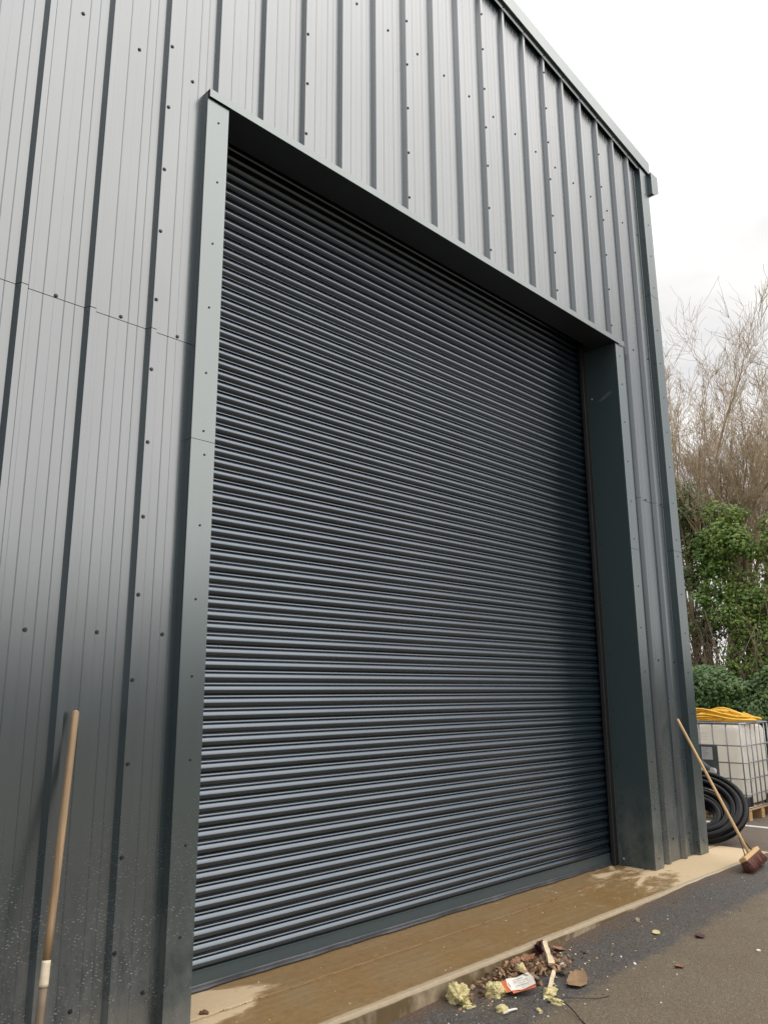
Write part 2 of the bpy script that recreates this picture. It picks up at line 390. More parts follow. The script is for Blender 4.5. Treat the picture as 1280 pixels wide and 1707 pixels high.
# screws
def screw_mesh(r=0.0108, h=0.0075, m='screw', name='screw'):
    bm = bmesh.new()
    for rr, a, b in ((r, 0.0, 0.0028), (r*0.66, 0.0028, h)):
        bmesh.ops.create_cone(bm, cap_ends=True, segments=10 if rr == r else 6, radius1=rr, radius2=rr*0.92, depth=b-a,
                              matrix=Matrix.Rotation(R(90), 4, 'X') @ Matrix.Translation((0, 0, (a+b)/2)))
    return MB().bm(bm).mesh(name, M[m])
SCREW = screw_mesh(); SCREW_S = screw_mesh(0.0068, 0.0055); SCREW_Z = screw_mesh(0.009, 0.006, 'zinc')
def screw(parent, x, y, z, me=None, rz=0.0):
    o = link('screw', me or SCREW, parent, (x, y, z)); o.rotation_euler = (0, rnd.uniform(0, 1), rz); return o
def indoor(x, z): return JO-0.01 < x < RO+0.01 and z < LB+0.06
for k in range(-8, 6):
    i0 = 3*k-1
    for (za, zb, lap) in ((0.004, SEAM-0.003, 0.0), (SEAM, 12.0, 0.0014)):
        sh = cladding(i0, 3, za, zb, lap=lap)
        if sh is None or k < -2: continue
        for b in range(3):                                          # rail screws, one per pan
            x = (i0+b)*P3+0.19
            for z in (0.2, 1.80, 3.402, 5.025, 6.52):
                if za < z < zb and not indoor(x, z) and x < CL-0.02: screw(sh, x+rnd.uniform(-.006, .006), -lap, z+rnd.uniform(-.008, .008))
        x = i0*P3+0.031
        for z in [0.41+0.393*q for q in range(0, 20)] + ([5.0] if k >= 1 else []):
            if za < z < min(zb, roofz(x)-0.05) and not indoor(x, z-0.02) and x < CL: screw(sh, x+rnd.uniform(-.004, .004), -0.035-lap, z+rnd.uniform(-.012, .012))
# structure behind the sheets, left / right / above the opening, sides, back, roof
b = MB()
b.box(XL, JI-0.012, 0.02, 0.30, 0.001, 7.0); b.box(RI+0.012, CT-0.01, 0.02, 0.30, 0.001, 7.0); b.box(JI-0.012, RI+0.012, 0.02, 0.186, LB+0.012, 7.0)
b.add([(XL, 0.02, 7.0), (CT-0.01, 0.02, 7.0), (CT-0.01, 0.02, roofz(CT)+0.02), (RIDGE, 0.02, roofz(RIDGE)+0.02), (XL, 0.02, roofz(XL)+0.02)], [(0, 1, 2, 3, 4)])
b.build('inner_wall', M['lining'], wh)
v = MB()                                                             # hollow behind the curtain
v.box(JI-0.3, RI+0.3, 0.60, 0.64, 0.001, 5.8); v.box(JI-0.3, RI+0.3, 0.302, 0.60, 5.76, 5.80)
v.box(JI-0.34, JI-0.3, 0.302, 0.64, 0.001, 5.8); v.box(RI+0.3, RI+0.34, 0.302, 0.64, 0.001, 5.8)
v.build('shutter_housing', M['dark'], wh)
sw = MB(); pts = []
for i in range(0, 36): pts += [(i*P3+0.2, 0.0), (i*P3+0.216, 0.035), (i*P3+0.246, 0.035), (i*P3+0.262, 0.0)]
for (ya, xa), (yb, xb) in zip(pts, pts[1:]):
    sw.add([(CT-0.037+xa, ya, 0.004), (CT-0.037+xb, yb, 0.004), (CT-0.037+xb, yb, 7.28), (CT-0.037+xa, ya, 7.28)], [(0, 1, 2, 3)])
sw.build('side_cladding', M['clad'], wh)
bw = MB(); bw.add([(XL, 12.2, 0), (CT-0.04, 12.2, 0), (CT-0.04, 12.2, roofz(CT)), (RIDGE, 12.2, roofz(RIDGE)), (XL, 12.2, roofz(XL))], [(0, 1, 2, 3, 4)])
bw.add([(XL, 0.01, 0), (XL, 12.2, 0), (XL, 12.2, roofz(XL)), (XL, 0.01, roofz(XL))], [(3, 2, 1, 0)]); bw.build('rear_wall', M['clad'], wh)
rf = MB()
for xa, xb in ((XL-0.05, RIDGE), (RIDGE, CT+0.02)):
    za, zb = roofz(xa)+0.17, roofz(xb)+0.17
    rf.add([(xa, -0.07, za), (xb, -0.07, zb), (xb, 12.25, zb), (xa, 12.25, za), (xa, -0.07, za-0.03), (xb, -0.07, zb-0.03), (xb, 12.25, zb-0.03), (xa, 12.25, za-0.03)],
           [(0, 1, 2, 3), (7, 6, 5, 4), (0, 4, 5, 1), (1, 5, 6, 2), (2, 6, 7, 3), (3, 7, 4, 0)])
rf.build('roof', M['clad'], wh)
# verge trim: fascia, soffit lip and the thin flange fixed over the rib crowns
def strip(mb, xa, xb, y0, y1, d0, d1):
    za, zb = roofz(xa), roofz(xb)
    mb.add([(xa, y0, za+d0), (xb, y0, zb+d0), (xb, y1, zb+d0), (xa, y1, za+d0), (xa, y0, za+d1), (xb, y0, zb+d1), (xb, y1, zb+d1), (xa, y1, za+d1)],
           [(0, 3, 2, 1), (4, 5, 6, 7), (0, 1, 5, 4), (1, 2, 6, 5), (2, 3, 7, 6), (3, 0, 4, 7)])
for xa, xb in ((RIDGE, 2.1), (2.103, CT+0.03), (XL, RIDGE-0.003)):
    m = MB()
    strip(m, xa, xb, -0.080, -0.077, 0.035, 0.195); strip(m, xa, xb, -0.077, 0.02, 0.192, 0.195); strip(m, xa, xb, -0.077, -0.0505, 0.0355, 0.0385)
    za, zb = roofz(xa), roofz(xb)
    if xb > CT: m.box(xb-0.003, xb, -0.0765, 0.02, roofz(xb)+0.039, roofz(xb)+0.1915)
    vt = m.build('verge_trim', M['trim'], wh)
    fl = MB(); fl.add([(xa, -0.0385, za), (xb, -0.0385, zb), (xb, -0.0505, zb+0.035), (xa, -0.0505, za+0.035), (xa, -0.0360, za), (xb, -0.0360, zb), (xb, -0.0480, zb+0.035), (xa, -0.0480, za+0.035)], [(0, 1, 2, 3), (7, 6, 5, 4), (0, 4, 5, 1), (0, 3, 7, 4), (1, 5, 6, 2)]); fl.build('flange', M['trim'], vt)
    for i in range(int(xa*3)-1, int(xb*3)+1):
        x = i*P3+0.031
        if xa < x < xb and xa > -3: screw(vt, x, -0.0450, roofz(x)+0.017, SCREW_S)
# corner trim in three lengths
for za, zb in ((0.004, 2.918), (2.922, 5.790), (5.794, roofz(CT)+0.034)):
    m = MB(); m.box(CL, CT, -0.060, -0.057, za, zb); m.box(CL, CL+0.003, -0.057, 0.0, za, zb); m.box(CT-0.003, CT, -0.057, 0.16, za, zb)
    ct = m.build('corner_trim', M['trim'], wh)
    z = za+0.12
    while z < zb-0.05:
        screw(ct, 5.695+rnd.uniform(-.008, .008), -0.060, z, SCREW_S); z += 0.392
# door frame trims
def jamb(x0, x1, xin, za, zb, zi):
    m = MB(); m.box(x0, x1, -0.0635, -0.0605, za, zb)
    xo = x0 if xin == x1 else x1
    m.box(min(xo, xo+(0.003 if xo == x0 else -0.003)), max(xo, xo+(0.003 if xo == x0 else -0.003)), -0.0605, 0.0, za, zb)
    return m.build('jamb_trim', M['trim'], wh)
for za, zb in ((0.004, 2.830), (2.833, LB+0.038)):
    jl = jamb(JO, JI, JI, za, zb, 0); jr = jamb(RI, RO, RI, za, zb if zb < 4 else LB+0.002, 0)
    for z in (0.41, 0.81, 1.20, 1.60, 1.985, 2.37, 2.755, 2.885, 3.217, 3.605, 4.0, 4.4, 4.79):
        if za < z < zb: screw(jl, 0.012+rnd.uniform(-.01, .01), -0.0635, z, SCREW_S)
    for z in (0.09, 0.50, 0.9, 1.3, 1.69, 2.09, 2.48, 2.93, 3.3, 3.7, 4.1, 4.5, 4.8):
        if za < z < zb: screw(jr, 4.765+rnd.uniform(-.008, .008), -0.0635, z, SCREW_S)
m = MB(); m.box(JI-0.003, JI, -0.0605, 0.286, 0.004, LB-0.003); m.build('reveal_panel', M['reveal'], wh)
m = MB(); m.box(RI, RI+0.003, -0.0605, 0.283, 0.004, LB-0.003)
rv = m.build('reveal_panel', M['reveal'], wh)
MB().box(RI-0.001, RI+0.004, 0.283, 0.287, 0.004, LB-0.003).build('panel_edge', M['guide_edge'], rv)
for z in (0.06, 0.42, 0.85, 1.35, 1.85, 2.35, 2.9, 3.4, 3.9, 4.4): screw(rv, RI, 0.235, z, SCREW_Z if z < 0.1 or z == 4.4 else SCREW_S, R(-90))
# a pale scrape on the right reveal
m = MB(); m.box(JO+0.004, RO+0.004, -0.078, -0.075, LB, LB+0.052); m.box(JO+0.004, RO+0.004, -0.075, 0.0, LB+0.049, LB+0.052)
m.build('lintel_trim', M['trim'], wh)
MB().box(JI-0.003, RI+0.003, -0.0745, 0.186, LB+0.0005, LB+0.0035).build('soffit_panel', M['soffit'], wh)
# gutter along the side eaves
gt = MB(); gx0, gx1 = CT+0.002, CT+0.165
prof = [(gx0, 7.40), (gx0, 7.13), (gx0+0.045, 7.13), (gx1, 7.20), (gx1, 7.40), (gx1-0.012, 7.40), (gx1-0.012, 7.21), (gx0+0.04, 7.142), (gx0+0.01, 7.142), (gx0+0.01, 7.40)]
n = len(prof); gt.add([(x, -0.0995, z) for x, z in prof]+[(x, 12.2, z) for x, z in prof], [(i, (i+1) % n, n+(i+1) % n, n+i) for i in range(n)])
gt.build('gutter', M['trim'], wh)
e = MB(); q = [(gx0, 7.41), (gx0, 7.13), (gx0+0.045, 7.13), (gx1, 7.20), (gx1, 7.41)]
e.add([(x, -0.105, z) for x, z in q]+[(x, -0.100, z) for x, z in q], [(0, 1, 2, 3, 4), (9, 8, 7, 6, 5)]+[(i, 5+i, 5+(i+1) % 5, (i+1) % 5) for i in range(5)])
e.build('gutter_end', M['trim'], wh)

# ------------------------------------------------------------------ roller shutter
rs = empty('roller_shutter', (0, 0, 0)); rs.parent = wh
PC = 0.0703; YS = 0.352
def slat_mesh():
    mb = MB(); x0, x1 = 0.055, 4.668
    nx = 1
    def stripf(pr, smooth):
        vs = []; 
        for (y, z) in pr: vs += [(x0, y, z), (x1, y, z)]
        mb.add(vs, [(2*i, 2*i+1, 2*i+3, 2*i+2) for i in range(len(pr)-1)], smooth)
    for c in (0, 1):
        z0 = c*PC
        A = [(YS - 0.018*(math.sin(math.pi*min(1, max(0, u))**0.92)**0.74), z0+0.0525*u) for u in [k/16 for k in range(17)]]
        stripf(A, True)
        d = 0.0115 if c else 0.008                                       # hooked joint between laths is the deeper gap
        stripf([(YS, z0+0.0525), (YS+d, z0+0.0525), (YS+d, z0+0.0575), (YS-0.001, z0+0.0575)], False)
        stripf([(YS-0.001, z0+0.0572), (YS-0.0088, z0+0.0578)], False)          # pressed bead: short face leaning back, lit from above
        stripf([(YS-0.0088, z0+0.0578), (YS-0.0084, z0+0.0600), (YS-0.0076, z0+0.0622), (YS-0.0062, z0+0.0642)], True)
        stripf([(YS-0.0062, z0+0.0642), (YS-0.001, z0+0.0653)], False)
        if c: stripf([(YS-0.001, z0+0.0653), (YS+0.003, z0+0.0656), (YS+0.003, z0+0.0668), (YS-0.003, z0+0.0672), (YS-0.004, z0+0.0690), (YS, z0+PC)], False)
        else: stripf([(YS-0.001, z0+0.0653), (YS+0.0015, z0+0.067), (YS, z0+PC)], False)
    return mb.mesh('slat', M['slat'])
SL = slat_mesh(); z = 0.104
while z < 5.35:
    link('slat', SL, rs, (0, rnd.uniform(-0.0012, 0.0012), z)); z += 2*PC
m = MB(); m.box(0.055, 4.668, YS-0.012, YS+0.012, 0.034, 0.103); m.box(0.055, 4.668, YS-0.016, YS-0.012, 0.097, 0.1035); m.build('bottom_rail', M['rail'], rs)
sd = MB(); nseg = 90; rows = []
for i in range(nseg+1):
    x = 0.06+4.6*i/nseg; w = 0.004*math.sin(x*7.1)+0.003*math.sin(x*17.3+1)+rnd.gauss(0, 0.0012); h = 0.0025*math.sin(x*5+2)
    rows.append([(x, YS-0.014, 0.0345), (x, YS-0.020-w*0.4, 0.028+h), (x, YS-0.017-w*0.3, 0.020+h), (x, YS-0.024-w, 0.012), (x, YS-0.024-w, 0.003), (x, YS-0.004, 0.0006)])
sd.add([p for r_ in rows for p in r_], [(i*6+k, i*6+k+1, (i+1)*6+k+1, (i+1)*6+k) for i in range(nseg) for k in range(5)], True)
sd.build('rubber_seal', M['rubber'], rs)
gd = MB()
for s, x in ((1, JI), (-1, RI)):
    a, c = (x+0.001, x+0.058) if s == 1 else (x-0.058, x-0.001)
    gd2 = MB(); gd2.box(a, c, 0.292, 0.298, 0.001, 5.0)
    ia = c-0.006 if s == 1 else a
    gd2.box(ia, ia+0.006, 0.298, 0.322, 0.001, 5.0)
    gd2.build('guide_rail', M['dark'], wh)
    ed = MB(); ed.box(ia+0.001, ia+0.0055, 0.2895, 0.2915, 0.001, 4.95); ed.build('guide_lip', M['guide_edge'], wh)

# ------------------------------------------------------------------ left pole
def rod(name, a, b_, r, mt, parent=None, n=14, round_top=False, bend=0.0, **kw):
    a, b_ = Vector(a), Vector(b_); h = (b_-a).length; d = b_-a
    pts = []; rad = []
    for k in range(9):
        u = k/8; pts.append((bend*math.sin(math.pi*u), 0, h*u)); rad.append(r*(1.0 - 0.05*u))
    if round_top:
        pts += [(0, 0, h+r*0.45), (0, 0, h+r*0.7)]; rad += [r*0.75, r*0.3]
    mb = MB().tube(pts, rad, n)
    o = mb.build(name, mt, parent, None, **kw); o.location = a; o.rotation_mode = 'QUATERNION'; o.rotation_quaternion = d.to_track_quat('Z', 'Y')
    return o
T = Vector((-0.574, -0.052, 1.435)); Bq = Vector((-0.772, -0.336, gz(-0.77)+0.005))
pl = empty('wooden_pole', Bq, label='worn wooden pole with a pale tape band leaning on the cladding left of the door', cat='pole')
def lerp(u): return Bq + (T-Bq)*u
f0, f1 = 0.345, 0.402
for nm, u0, u1, r_, mt_, rd in (('shaft', f1, 1.0, 0.0165, M['pole'], True), ('tape_band', f0, f1, 0.0178, M['tape'], False), ('muddy_end', 0.0, f0, 0.0168, M['pole_low'], False)):
    o = rod(nm, lerp(u0)-Bq, lerp(u1)-Bq, r_, mt_, pl, round_top=rd)
    if nm == 'muddy_end': o['label'] = 'dark muddy lower end'

# ------------------------------------------------------------------ yard broom
BA, BB = Vector((5.12, -0.64, 0.098)), Vector((5.58, -0.585, 0.125)); BC = (BA+BB)/2
br = empty('yard_broom', (BC.x, BC.y, 0.0), label='yard broom with pale handle and brown bristles leaning on the warehouse corner', cat='broom')
HT = Vector((5.378, -0.052, 1.245)); ax = (BB-BA).normalized(); hd = (HT-BC).normalized(); hd = (hd-ax*hd.dot(ax)).normalized(); sd_ = ax.cross(hd)
org = Vector(br.location)
rod('handle', BC-org-hd*0.005, HT-org, 0.0135, M['beech'], br, 14, True)
def frame_box(mb, c, hx, hy, hz, bev=0.004):
    bm = bmesh.new(); bmesh.ops.create_cube(bm, size=1)
    for v_ in bm.verts: v_.co = Vector((v_.co.x*2*hx, v_.co.y*2*hy, v_.co.z*2*hz))
    bmesh.ops.bevel(bm, geom=list(bm.edges), offset=bev, segments=2, affect='EDGES')
    for v_ in bm.verts: v_.co = c + ax*v_.co.x + sd_*v_.co.y + hd*v_.co.z
    mb.bm(bm); return mb
Lh = (BB-BA).length/2
frame_box(MB(), BC-org, Lh, 0.031, 0.017, 0.006).build('head_block', M['beech'], br)
bs = MB(); rb = random.Random(5)
for i in range(46):
    for j in range(5):
        c = BC-org + ax*((i/45-0.5)*2*(Lh-0.012)) + sd_*((j/4-0.5)*0.050) - hd*0.016
        for q in range(2):
            d = -hd + ax*rb.gauss(0, 0.10) + sd_*((j/4-0.5)*0.25+rb.gauss(0, 0.10)); ln = 0.096+rb.gauss(0, 0.006)
            bs.tube([c, c+d*ln*0.6, c+d*ln+sd_*rb.gauss(0, .004)], [0.0042, 0.0038, 0.0022], 4)
bs.build('bristles', M['bristle'], br)
for s in (-1, 1):
    p0 = BC-org+hd*0.155; p1 = BC-org+ax*s*0.115+hd*0.018
    MB().tube([p0+ax*s*0.012, p0+ax*s*0.02-hd*0.01, p1-hd*0.002, p1+ax*s*0.02], 0.0045, 6).build('brace', M['iron'], br)

# ------------------------------------------------------------------ water tank on a pallet
IX, IY, IG = 7.965, 0.37, gz(8)
IW, ID = 0.90, 1.20                     # along x, along y
tk = empty('ibc_tank', (IX+IW/2, IY+ID/2, IG), label='white plastic bulk tank in a grey wire cage standing on a wooden pallet', cat='tank')
to = Vector(tk.location)
def rel(mb): mb.v = [(x-to.x, y-to.y, z-to.z) for x, y, z in mb.v]; return mb
M['hdpe'] = None
mm, t, p = mat('white_hdpe'); P = objc(t)
L(t, mix(t, ramp(t, noise(t, P, 2.5, 4, 0.6), [(0.35, 0), (0.7, 1)]), (0.95, 0.94, 0.90), (0.91, 0.89, 0.83)), p.inputs['Base Color'])
p.inputs['Roughness'].default_value = 0.35
tr = N(t, 'ShaderNodeBsdfTranslucent'); tr.inputs[0].default_value = (0.95, 0.93, 0.87, 1)
ms = N(t, 'ShaderNodeMixShader'); ms.inputs[0].default_value = 0.6; L(t, p.outputs[0], ms.inputs[1]); L(t, tr.outputs[0], ms.inputs[2])
L(t, ms.outputs[0], [n for n in t.nodes if n.type == 'OUTPUT_MATERIAL'][0].inputs[0])
M['hdpe'] = mm
M['galv'] = simple('galvanised_tube', (0.33, 0.34, 0.36), (0.24, 0.25, 0.27), rough=0.4, metal=0.7, scale=30)
M['blackp'] = simple('black_plastic', (0.016, 0.016, 0.017), rough=0.45)
M['pallet'] = wood('pallet_wood', (0.50, 0.32, 0.155), (0.34, 0.20, 0.09), sv=(4, 40, 40))
M['greyp'] = simple('grey_plastic', (0.12, 0.13, 0.14), rough=0.5)
M['paper'] = simple('label_paper', (0.72, 0.72, 0.70), (0.62, 0.62, 0.60), rough=0.6)
M['ink'] = simple('grey_ink', (0.30, 0.30, 0.31), rough=0.7)
def rounded(x0, x1, y0, y1, z0, z1, r, seg=5):
    bm = bmesh.new(); bmesh.ops.create_cube(bm, size=1)
    for v_ in bm.verts: v_.co = Vector(((x0+x1)/2+v_.co.x*(x1-x0), (y0+y1)/2+v_.co.y*(y1-y0), (z0+z1)/2+v_.co.z*(z1-z0)))
    bmesh.ops.bevel(bm, geom=list(bm.edges), offset=r, segments=seg, profile=0.55, affect='EDGES')
    return bm
X1, Y1 = IX+IW, IY+ID
bt = MB().bm(rounded(IX+0.03, X1-0.03, IY+0.03, Y1-0.03, IG+0.165, IG+1.105, 0.085, 6), True)
rel(bt).build('bottle', M['hdpe'], tk)
# black corner protectors / base pan under the bottle
for cx, cy in ((IX, IY), (X1, IY), (IX, Y1), (X1, Y1)):
    sx = 1 if cx == IX else -1; sy = 1 if cy == IY else -1
    xa, xb = sorted((cx+sx*0.012, cx+sx*0.19)); ya, yb = sorted((cy+sy*0.012, cy+sy*0.34))
    rel(MB().bbox(xa, xb, ya, yb, IG+0.150, IG+0.265, 0.012)).build('corner_guard', M['blackp'], tk)
cg = MB(); CR = 0.0085; Z0, Z1 = IG+0.152, IG+1.125
hz = [IG+0.30, IG+0.48, IG+0.665, IG+0.865]
for zz in hz+[Z0]:
    cg.tube([(IX, IY+.02, zz), (IX+.02, IY, zz), (X1-.02, IY, zz), (X1, IY+.02, zz), (X1, Y1-.02, zz), (X1-.02, Y1, zz), (IX+.02, Y1, zz), (IX, Y1-.02, zz)], CR, 6, closed=True)
cg.tube([(IX, IY+.03, Z1), (IX+.03, IY, Z1), (X1-.03, IY, Z1), (X1, IY+.03, Z1), (X1, Y1-.03, Z1), (X1-.03, Y1, Z1), (IX+.03, Y1, Z1), (IX, Y1-.03, Z1)], 0.014, 8, closed=True)
for k in range(1, 6):
    x = IX+IW*k/6
    for yy in (IY, Y1): cg.tube([(x, yy, Z0), (x, yy, Z1)], CR, 6)
for k in range(0, 8):
    y = IY+0.012+(ID-0.024)*k/7
    for xx in (IX+0.001, X1-0.001): cg.tube([(xx, y, Z0), (xx, y, Z1)], CR, 6)
rel(cg).build('cage', M['galv'], tk)
# pallet: deck boards, blocks and runners as parts
def part(name, mt, *box):
    m_ = MB().bbox(*box, 0.004); return rel(m_).build(name, mt, tk)
for k in range(7): part('deck_board', M['pallet'], IX-0.005, X1+0.005, IY+k*(ID-0.1)/6-0.004, IY+k*(ID-0.1)/6+0.10, IG+0.118, IG+0.140)
for xx in (IX, IX+IW/2-0.05, X1-0.10):
    part('runner', M['pallet'], xx, xx+0.10, IY, Y1, IG+0.001, IG+0.021)
    for yy in (IY, IY+ID/2-0.07, Y1-0.14): part('block', M['pallet'], xx+0.001, xx+0.099, yy+0.001, yy+0.139, IG+0.022, IG+0.098)
    part('stringer', M['pallet'], xx+0.0005, xx+0.0995, IY+0.002, Y1-0.002, IG+0.099, IG+0.117)
# front (x-) side: grey plate frame with notices, valve and grey hose stub
fp = rel(MB().bbox(IX-0.020, IX-0.010, IY+0.30, IY+0.84, IG+0.49, IG+0.868, 0.003)).build('plate', M['greyp'], tk)
for (ya, yb, za, zb) in ((0.365, 0.50, 0.69, 0.84), (0.55, 0.71, 0.68, 0.84)):
    lb = rel(MB().box(IX-0.0225, IX-0.0205, IY+ya, IY+yb, IG+za, IG+zb)).build('notice', M['paper'], fp)
    ln = MB()
    for k, w in enumerate((0.7, 0.45, 0.75, 0.6, 0.3)):
        zz = IG+zb-0.025-k*0.024; ln.box(IX-0.0235, IX-0.0228, IY+yb-0.015-(yb-ya-0.03)*w, IY+yb-0.015, zz, zz+0.005)
    rel(ln).build('print', M['ink'], lb)
ln = MB()
for k, w in enumerate((0.16, 0.12, 0.15)): ln.box(IX+0.0285, IX+0.0297, IY+0.43, IY+0.43+w, IG+0.93+0.035*k, IG+0.933+0.035*k)
rel(ln).build('embossing', M['ink'], tk)
low = rel(MB().box(IX-0.004, IX-0.001, IY+0.44, IY+0.62, IG+0.34, IG+0.46)).build('notice', M['paper'], tk)
vb = MB(); c0 = (IX-0.03, IY+0.37, IG+0.555)
vb.tube([(IX+0.03, c0[1], c0[2]), (IX-0.07, c0[1], c0[2])], 0.04, 14); vb.tube([(IX-0.07, c0[1], c0[2]), (IX-0.085, c0[1], c0[2])], 0.048, 14)
rel(vb).build('valve_cap', M['paper'], tk)
hs = MB(); hs.tube([(IX-0.05, IY+0.62, IG+0.71), (IX-0.07, IY+0.53, IG+0.68), (IX-0.07, IY+0.44, IG+0.61), (IX-0.05, IY+0.39, IG+0.57)], 0.035, 12)
rel(hs).build('valve_hose', M['greyp'], tk)
gh = empty('grey_hose', (IX-0.15, IY+0.5, IG), label='short grey hose hanging in front of the tank valve plate', cat='hose')
hq = MB(); cps = [(IX-0.06, IY+0.66, IG+0.73), (IX-0.12, IY+0.58, IG+0.71), (IX-0.15, IY+0.50, IG+0.63), (IX-0.15, IY+0.44, IG+0.50), (IX-0.14, IY+0.40, IG+0.34), (IX-0.13, IY+0.38, IG+0.14), (IX-0.13, IY+0.38, IG+0.025)]
def catmull(pts, n=8, closed=False):
    pts = [Vector(p_) for p_ in pts]; out_ = []; m_ = len(pts)
    for i in range(m_ if closed else m_-1):
        if closed: a, b__, c, d = pts[i-1], pts[i], pts[(i+1) % m_], pts[(i+2) % m_]
        else: a, b__, c, d = pts[max(i-1, 0)], pts[i], pts[i+1], pts[min(i+2, m_-1)]
        for k in range(n):
            u = k/n; out_.append(0.5*((2*b__)+(c-a)*u+(2*a-5*b__+4*c-d)*u*u+(3*b__-a-3*c+d)*u**3))
    if not closed: out_.append(pts[-1])
    return out_
hq.tube([Vector(q_)-Vector(gh.location) for q_ in catmull(cps, 6)], 0.022, 10)
o = hq.build('hose_tube', simple('grey_hose_rubber', (0.46, 0.45, 0.42), rough=0.5), gh)

# yellow hose heaped on the tank
M['yellow'] = simple('yellow_hose', (0.90, 0.52, 0.03), (0.80, 0.43, 0.02), rough=0.42, scale=12)
ry = random.Random(11); cy_, cx_ = IY+ID*0.43, IX+IW*0.42; ypts = []
for k in range(7):
    r1, r2 = ry.uniform(0.24, 0.36), ry.uniform(0.38, 0.56); ox, oy = ry.uniform(-0.05, 0.05), ry.uniform(-0.10, 0.08); ph = ry.uniform(0, 6.28)
    am = ry.uniform(0.012, 0.05)
    for q in range(10):
        a = q/10*2*math.pi
        # heap is tallest over the middle of its near side
        bulge = (0.004+0.019*k)*math.exp(-((oy+r2*math.sin(a)+0.05)/0.28)**2)
        ypts.append((cx_+ox+r1*math.cos(a), cy_+oy+r2*math.sin(a), Z1+0.028+0.003*k+bulge+am*0.40*(1+math.sin(2*a+ph))))
yh = MB().tube(catmull(ypts, 5), 0.0135, 8).build('coiled_hose', M['yellow'], label='bright yellow hose coiled in a loose heap on top of the white tank', cat='hose')
# black pipe coil leaning on the corner
M['pipe'] = simple('black_pipe', (0.003, 0.003, 0.0035), (0.006, 0.006, 0.0065), rough=0.28, scale=6, bs=0.05, bscale=8, spec=0.14)
pc = MB(); C0 = Vector((6.42, 0.33, 0.335)); ua = Vector((.44, -.9, 0)).normalized(); va = Vector((.9, .44, 0)).normalized(); tl = R(37)
wv = va*math.cos(tl)+Vector((0, 0, math.sin(tl))); nn = ua.cross(wv).normalized()
if nn.dot(CAM-C0) < 0: nn = -nn
pts = []; turns = 9
for k in range(turns*36+1):
    a = -math.pi/2 + k/36*2*math.pi; tt = k/36
    rr = 0.475-0.036*tt+0.012*math.sin(a*0.63+1)
    off = -(0.475-rr)*0.55                                              # inner loops sag to the bottom
    pts.append(C0 + ua*rr*math.cos(a)*1.03 + wv*(rr*math.sin(a)+off) + nn*(0.012*math.sin(a*1.31)+0.028*(tt % 2)-0.0*tt))
pc.tube(pts, 0.037, 12)
pc.build('pipe_coil', M['pipe'], label='coil of thick black pipe leaning beside the warehouse corner', cat='pipe')

# ------------------------------------------------------------------ plants
M['bark'] = simple('bark', (0.24, 0.18, 0.11), (0.14, 0.105, 0.065), rough=0.85, scale=5, bs=0.6, bscale=30)
M['twig'] = simple('twig', (0.42, 0.335, 0.215), (0.29, 0.23, 0.145), rough=0.8, scale=1.5)
M['twigr'] = simple('reddish_twig', (0.44, 0.335, 0.22), (0.31, 0.24, 0.15), rough=0.8, scale=1.5)
def leafmat(name, a, b_, rough=0.4):
    m_, t_, p_ = mat(name); oi = N(t_, 'ShaderNodeNewGeometry')
    n_ = ramp(t_, oi.outputs['Random Per Island'], [(0.0, 0.0), (1.0, 1.0)])
    c_ = mix(t_, n_, a, b_); L(t_, c_, p_.inputs['Base Color']); p_.inputs['Roughness'].default_value = rough
    p_.inputs['Specular IOR Level'].default_value = 0.5
    tr = N(t_, 'ShaderNodeBsdfTranslucent'); L(t_, c_, tr.inputs[0])
    ms = N(t_, 'ShaderNodeMixShader'); ms.inputs[0].default_value = 0.22
    L(t_, p_.outputs[0], ms.inputs[1]); L(t_, tr.outputs[0], ms.inputs[2])
    L(t_, ms.outputs[0], [n for n in t_.nodes if n.type == 'OUTPUT_MATERIAL'][0].inputs[0]); return m_
M['ivy'] = leafmat('ivy_leaf', (0.055, 0.115, 0.012), (0.20, 0.30, 0.036))
M['ivyl'] = leafmat('light_ivy_leaf', (0.06, 0.135, 0.018), (0.18, 0.30, 0.045))
M['hedge'] = leafmat('hedge_leaf', (0.03, 0.075, 0.016), (0.11, 0.20, 0.042))
M['ever'] = leafmat('evergreen_leaf', (0.05, 0.085, 0.022), (0.14, 0.19, 0.055))
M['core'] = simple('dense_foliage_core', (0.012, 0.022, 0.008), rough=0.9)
def leaf(mb, c, n_, s, r_):
    n_ = n_.normalized(); a = n_.orthogonal().normalized(); q = Matrix.Rotation(r_.uniform(0, 6.28), 3, n_); a = q @ a; b_ = n_.cross(a)
    s1 = s*r_.uniform(0.65, 1.2)
    mb.add([c-a*s1*0.5, c+b_*s1*0.42-a*0.1*s1-n_*0.10*s1, c+a*s1*0.6-n_*0.08*s1, c-b_*s1*0.42-a*0.1*s1-n_*0.10*s1, c+n_*0.03*s1], [(0, 4, 1), (1, 4, 2), (2, 4, 3), (3, 4, 0)])

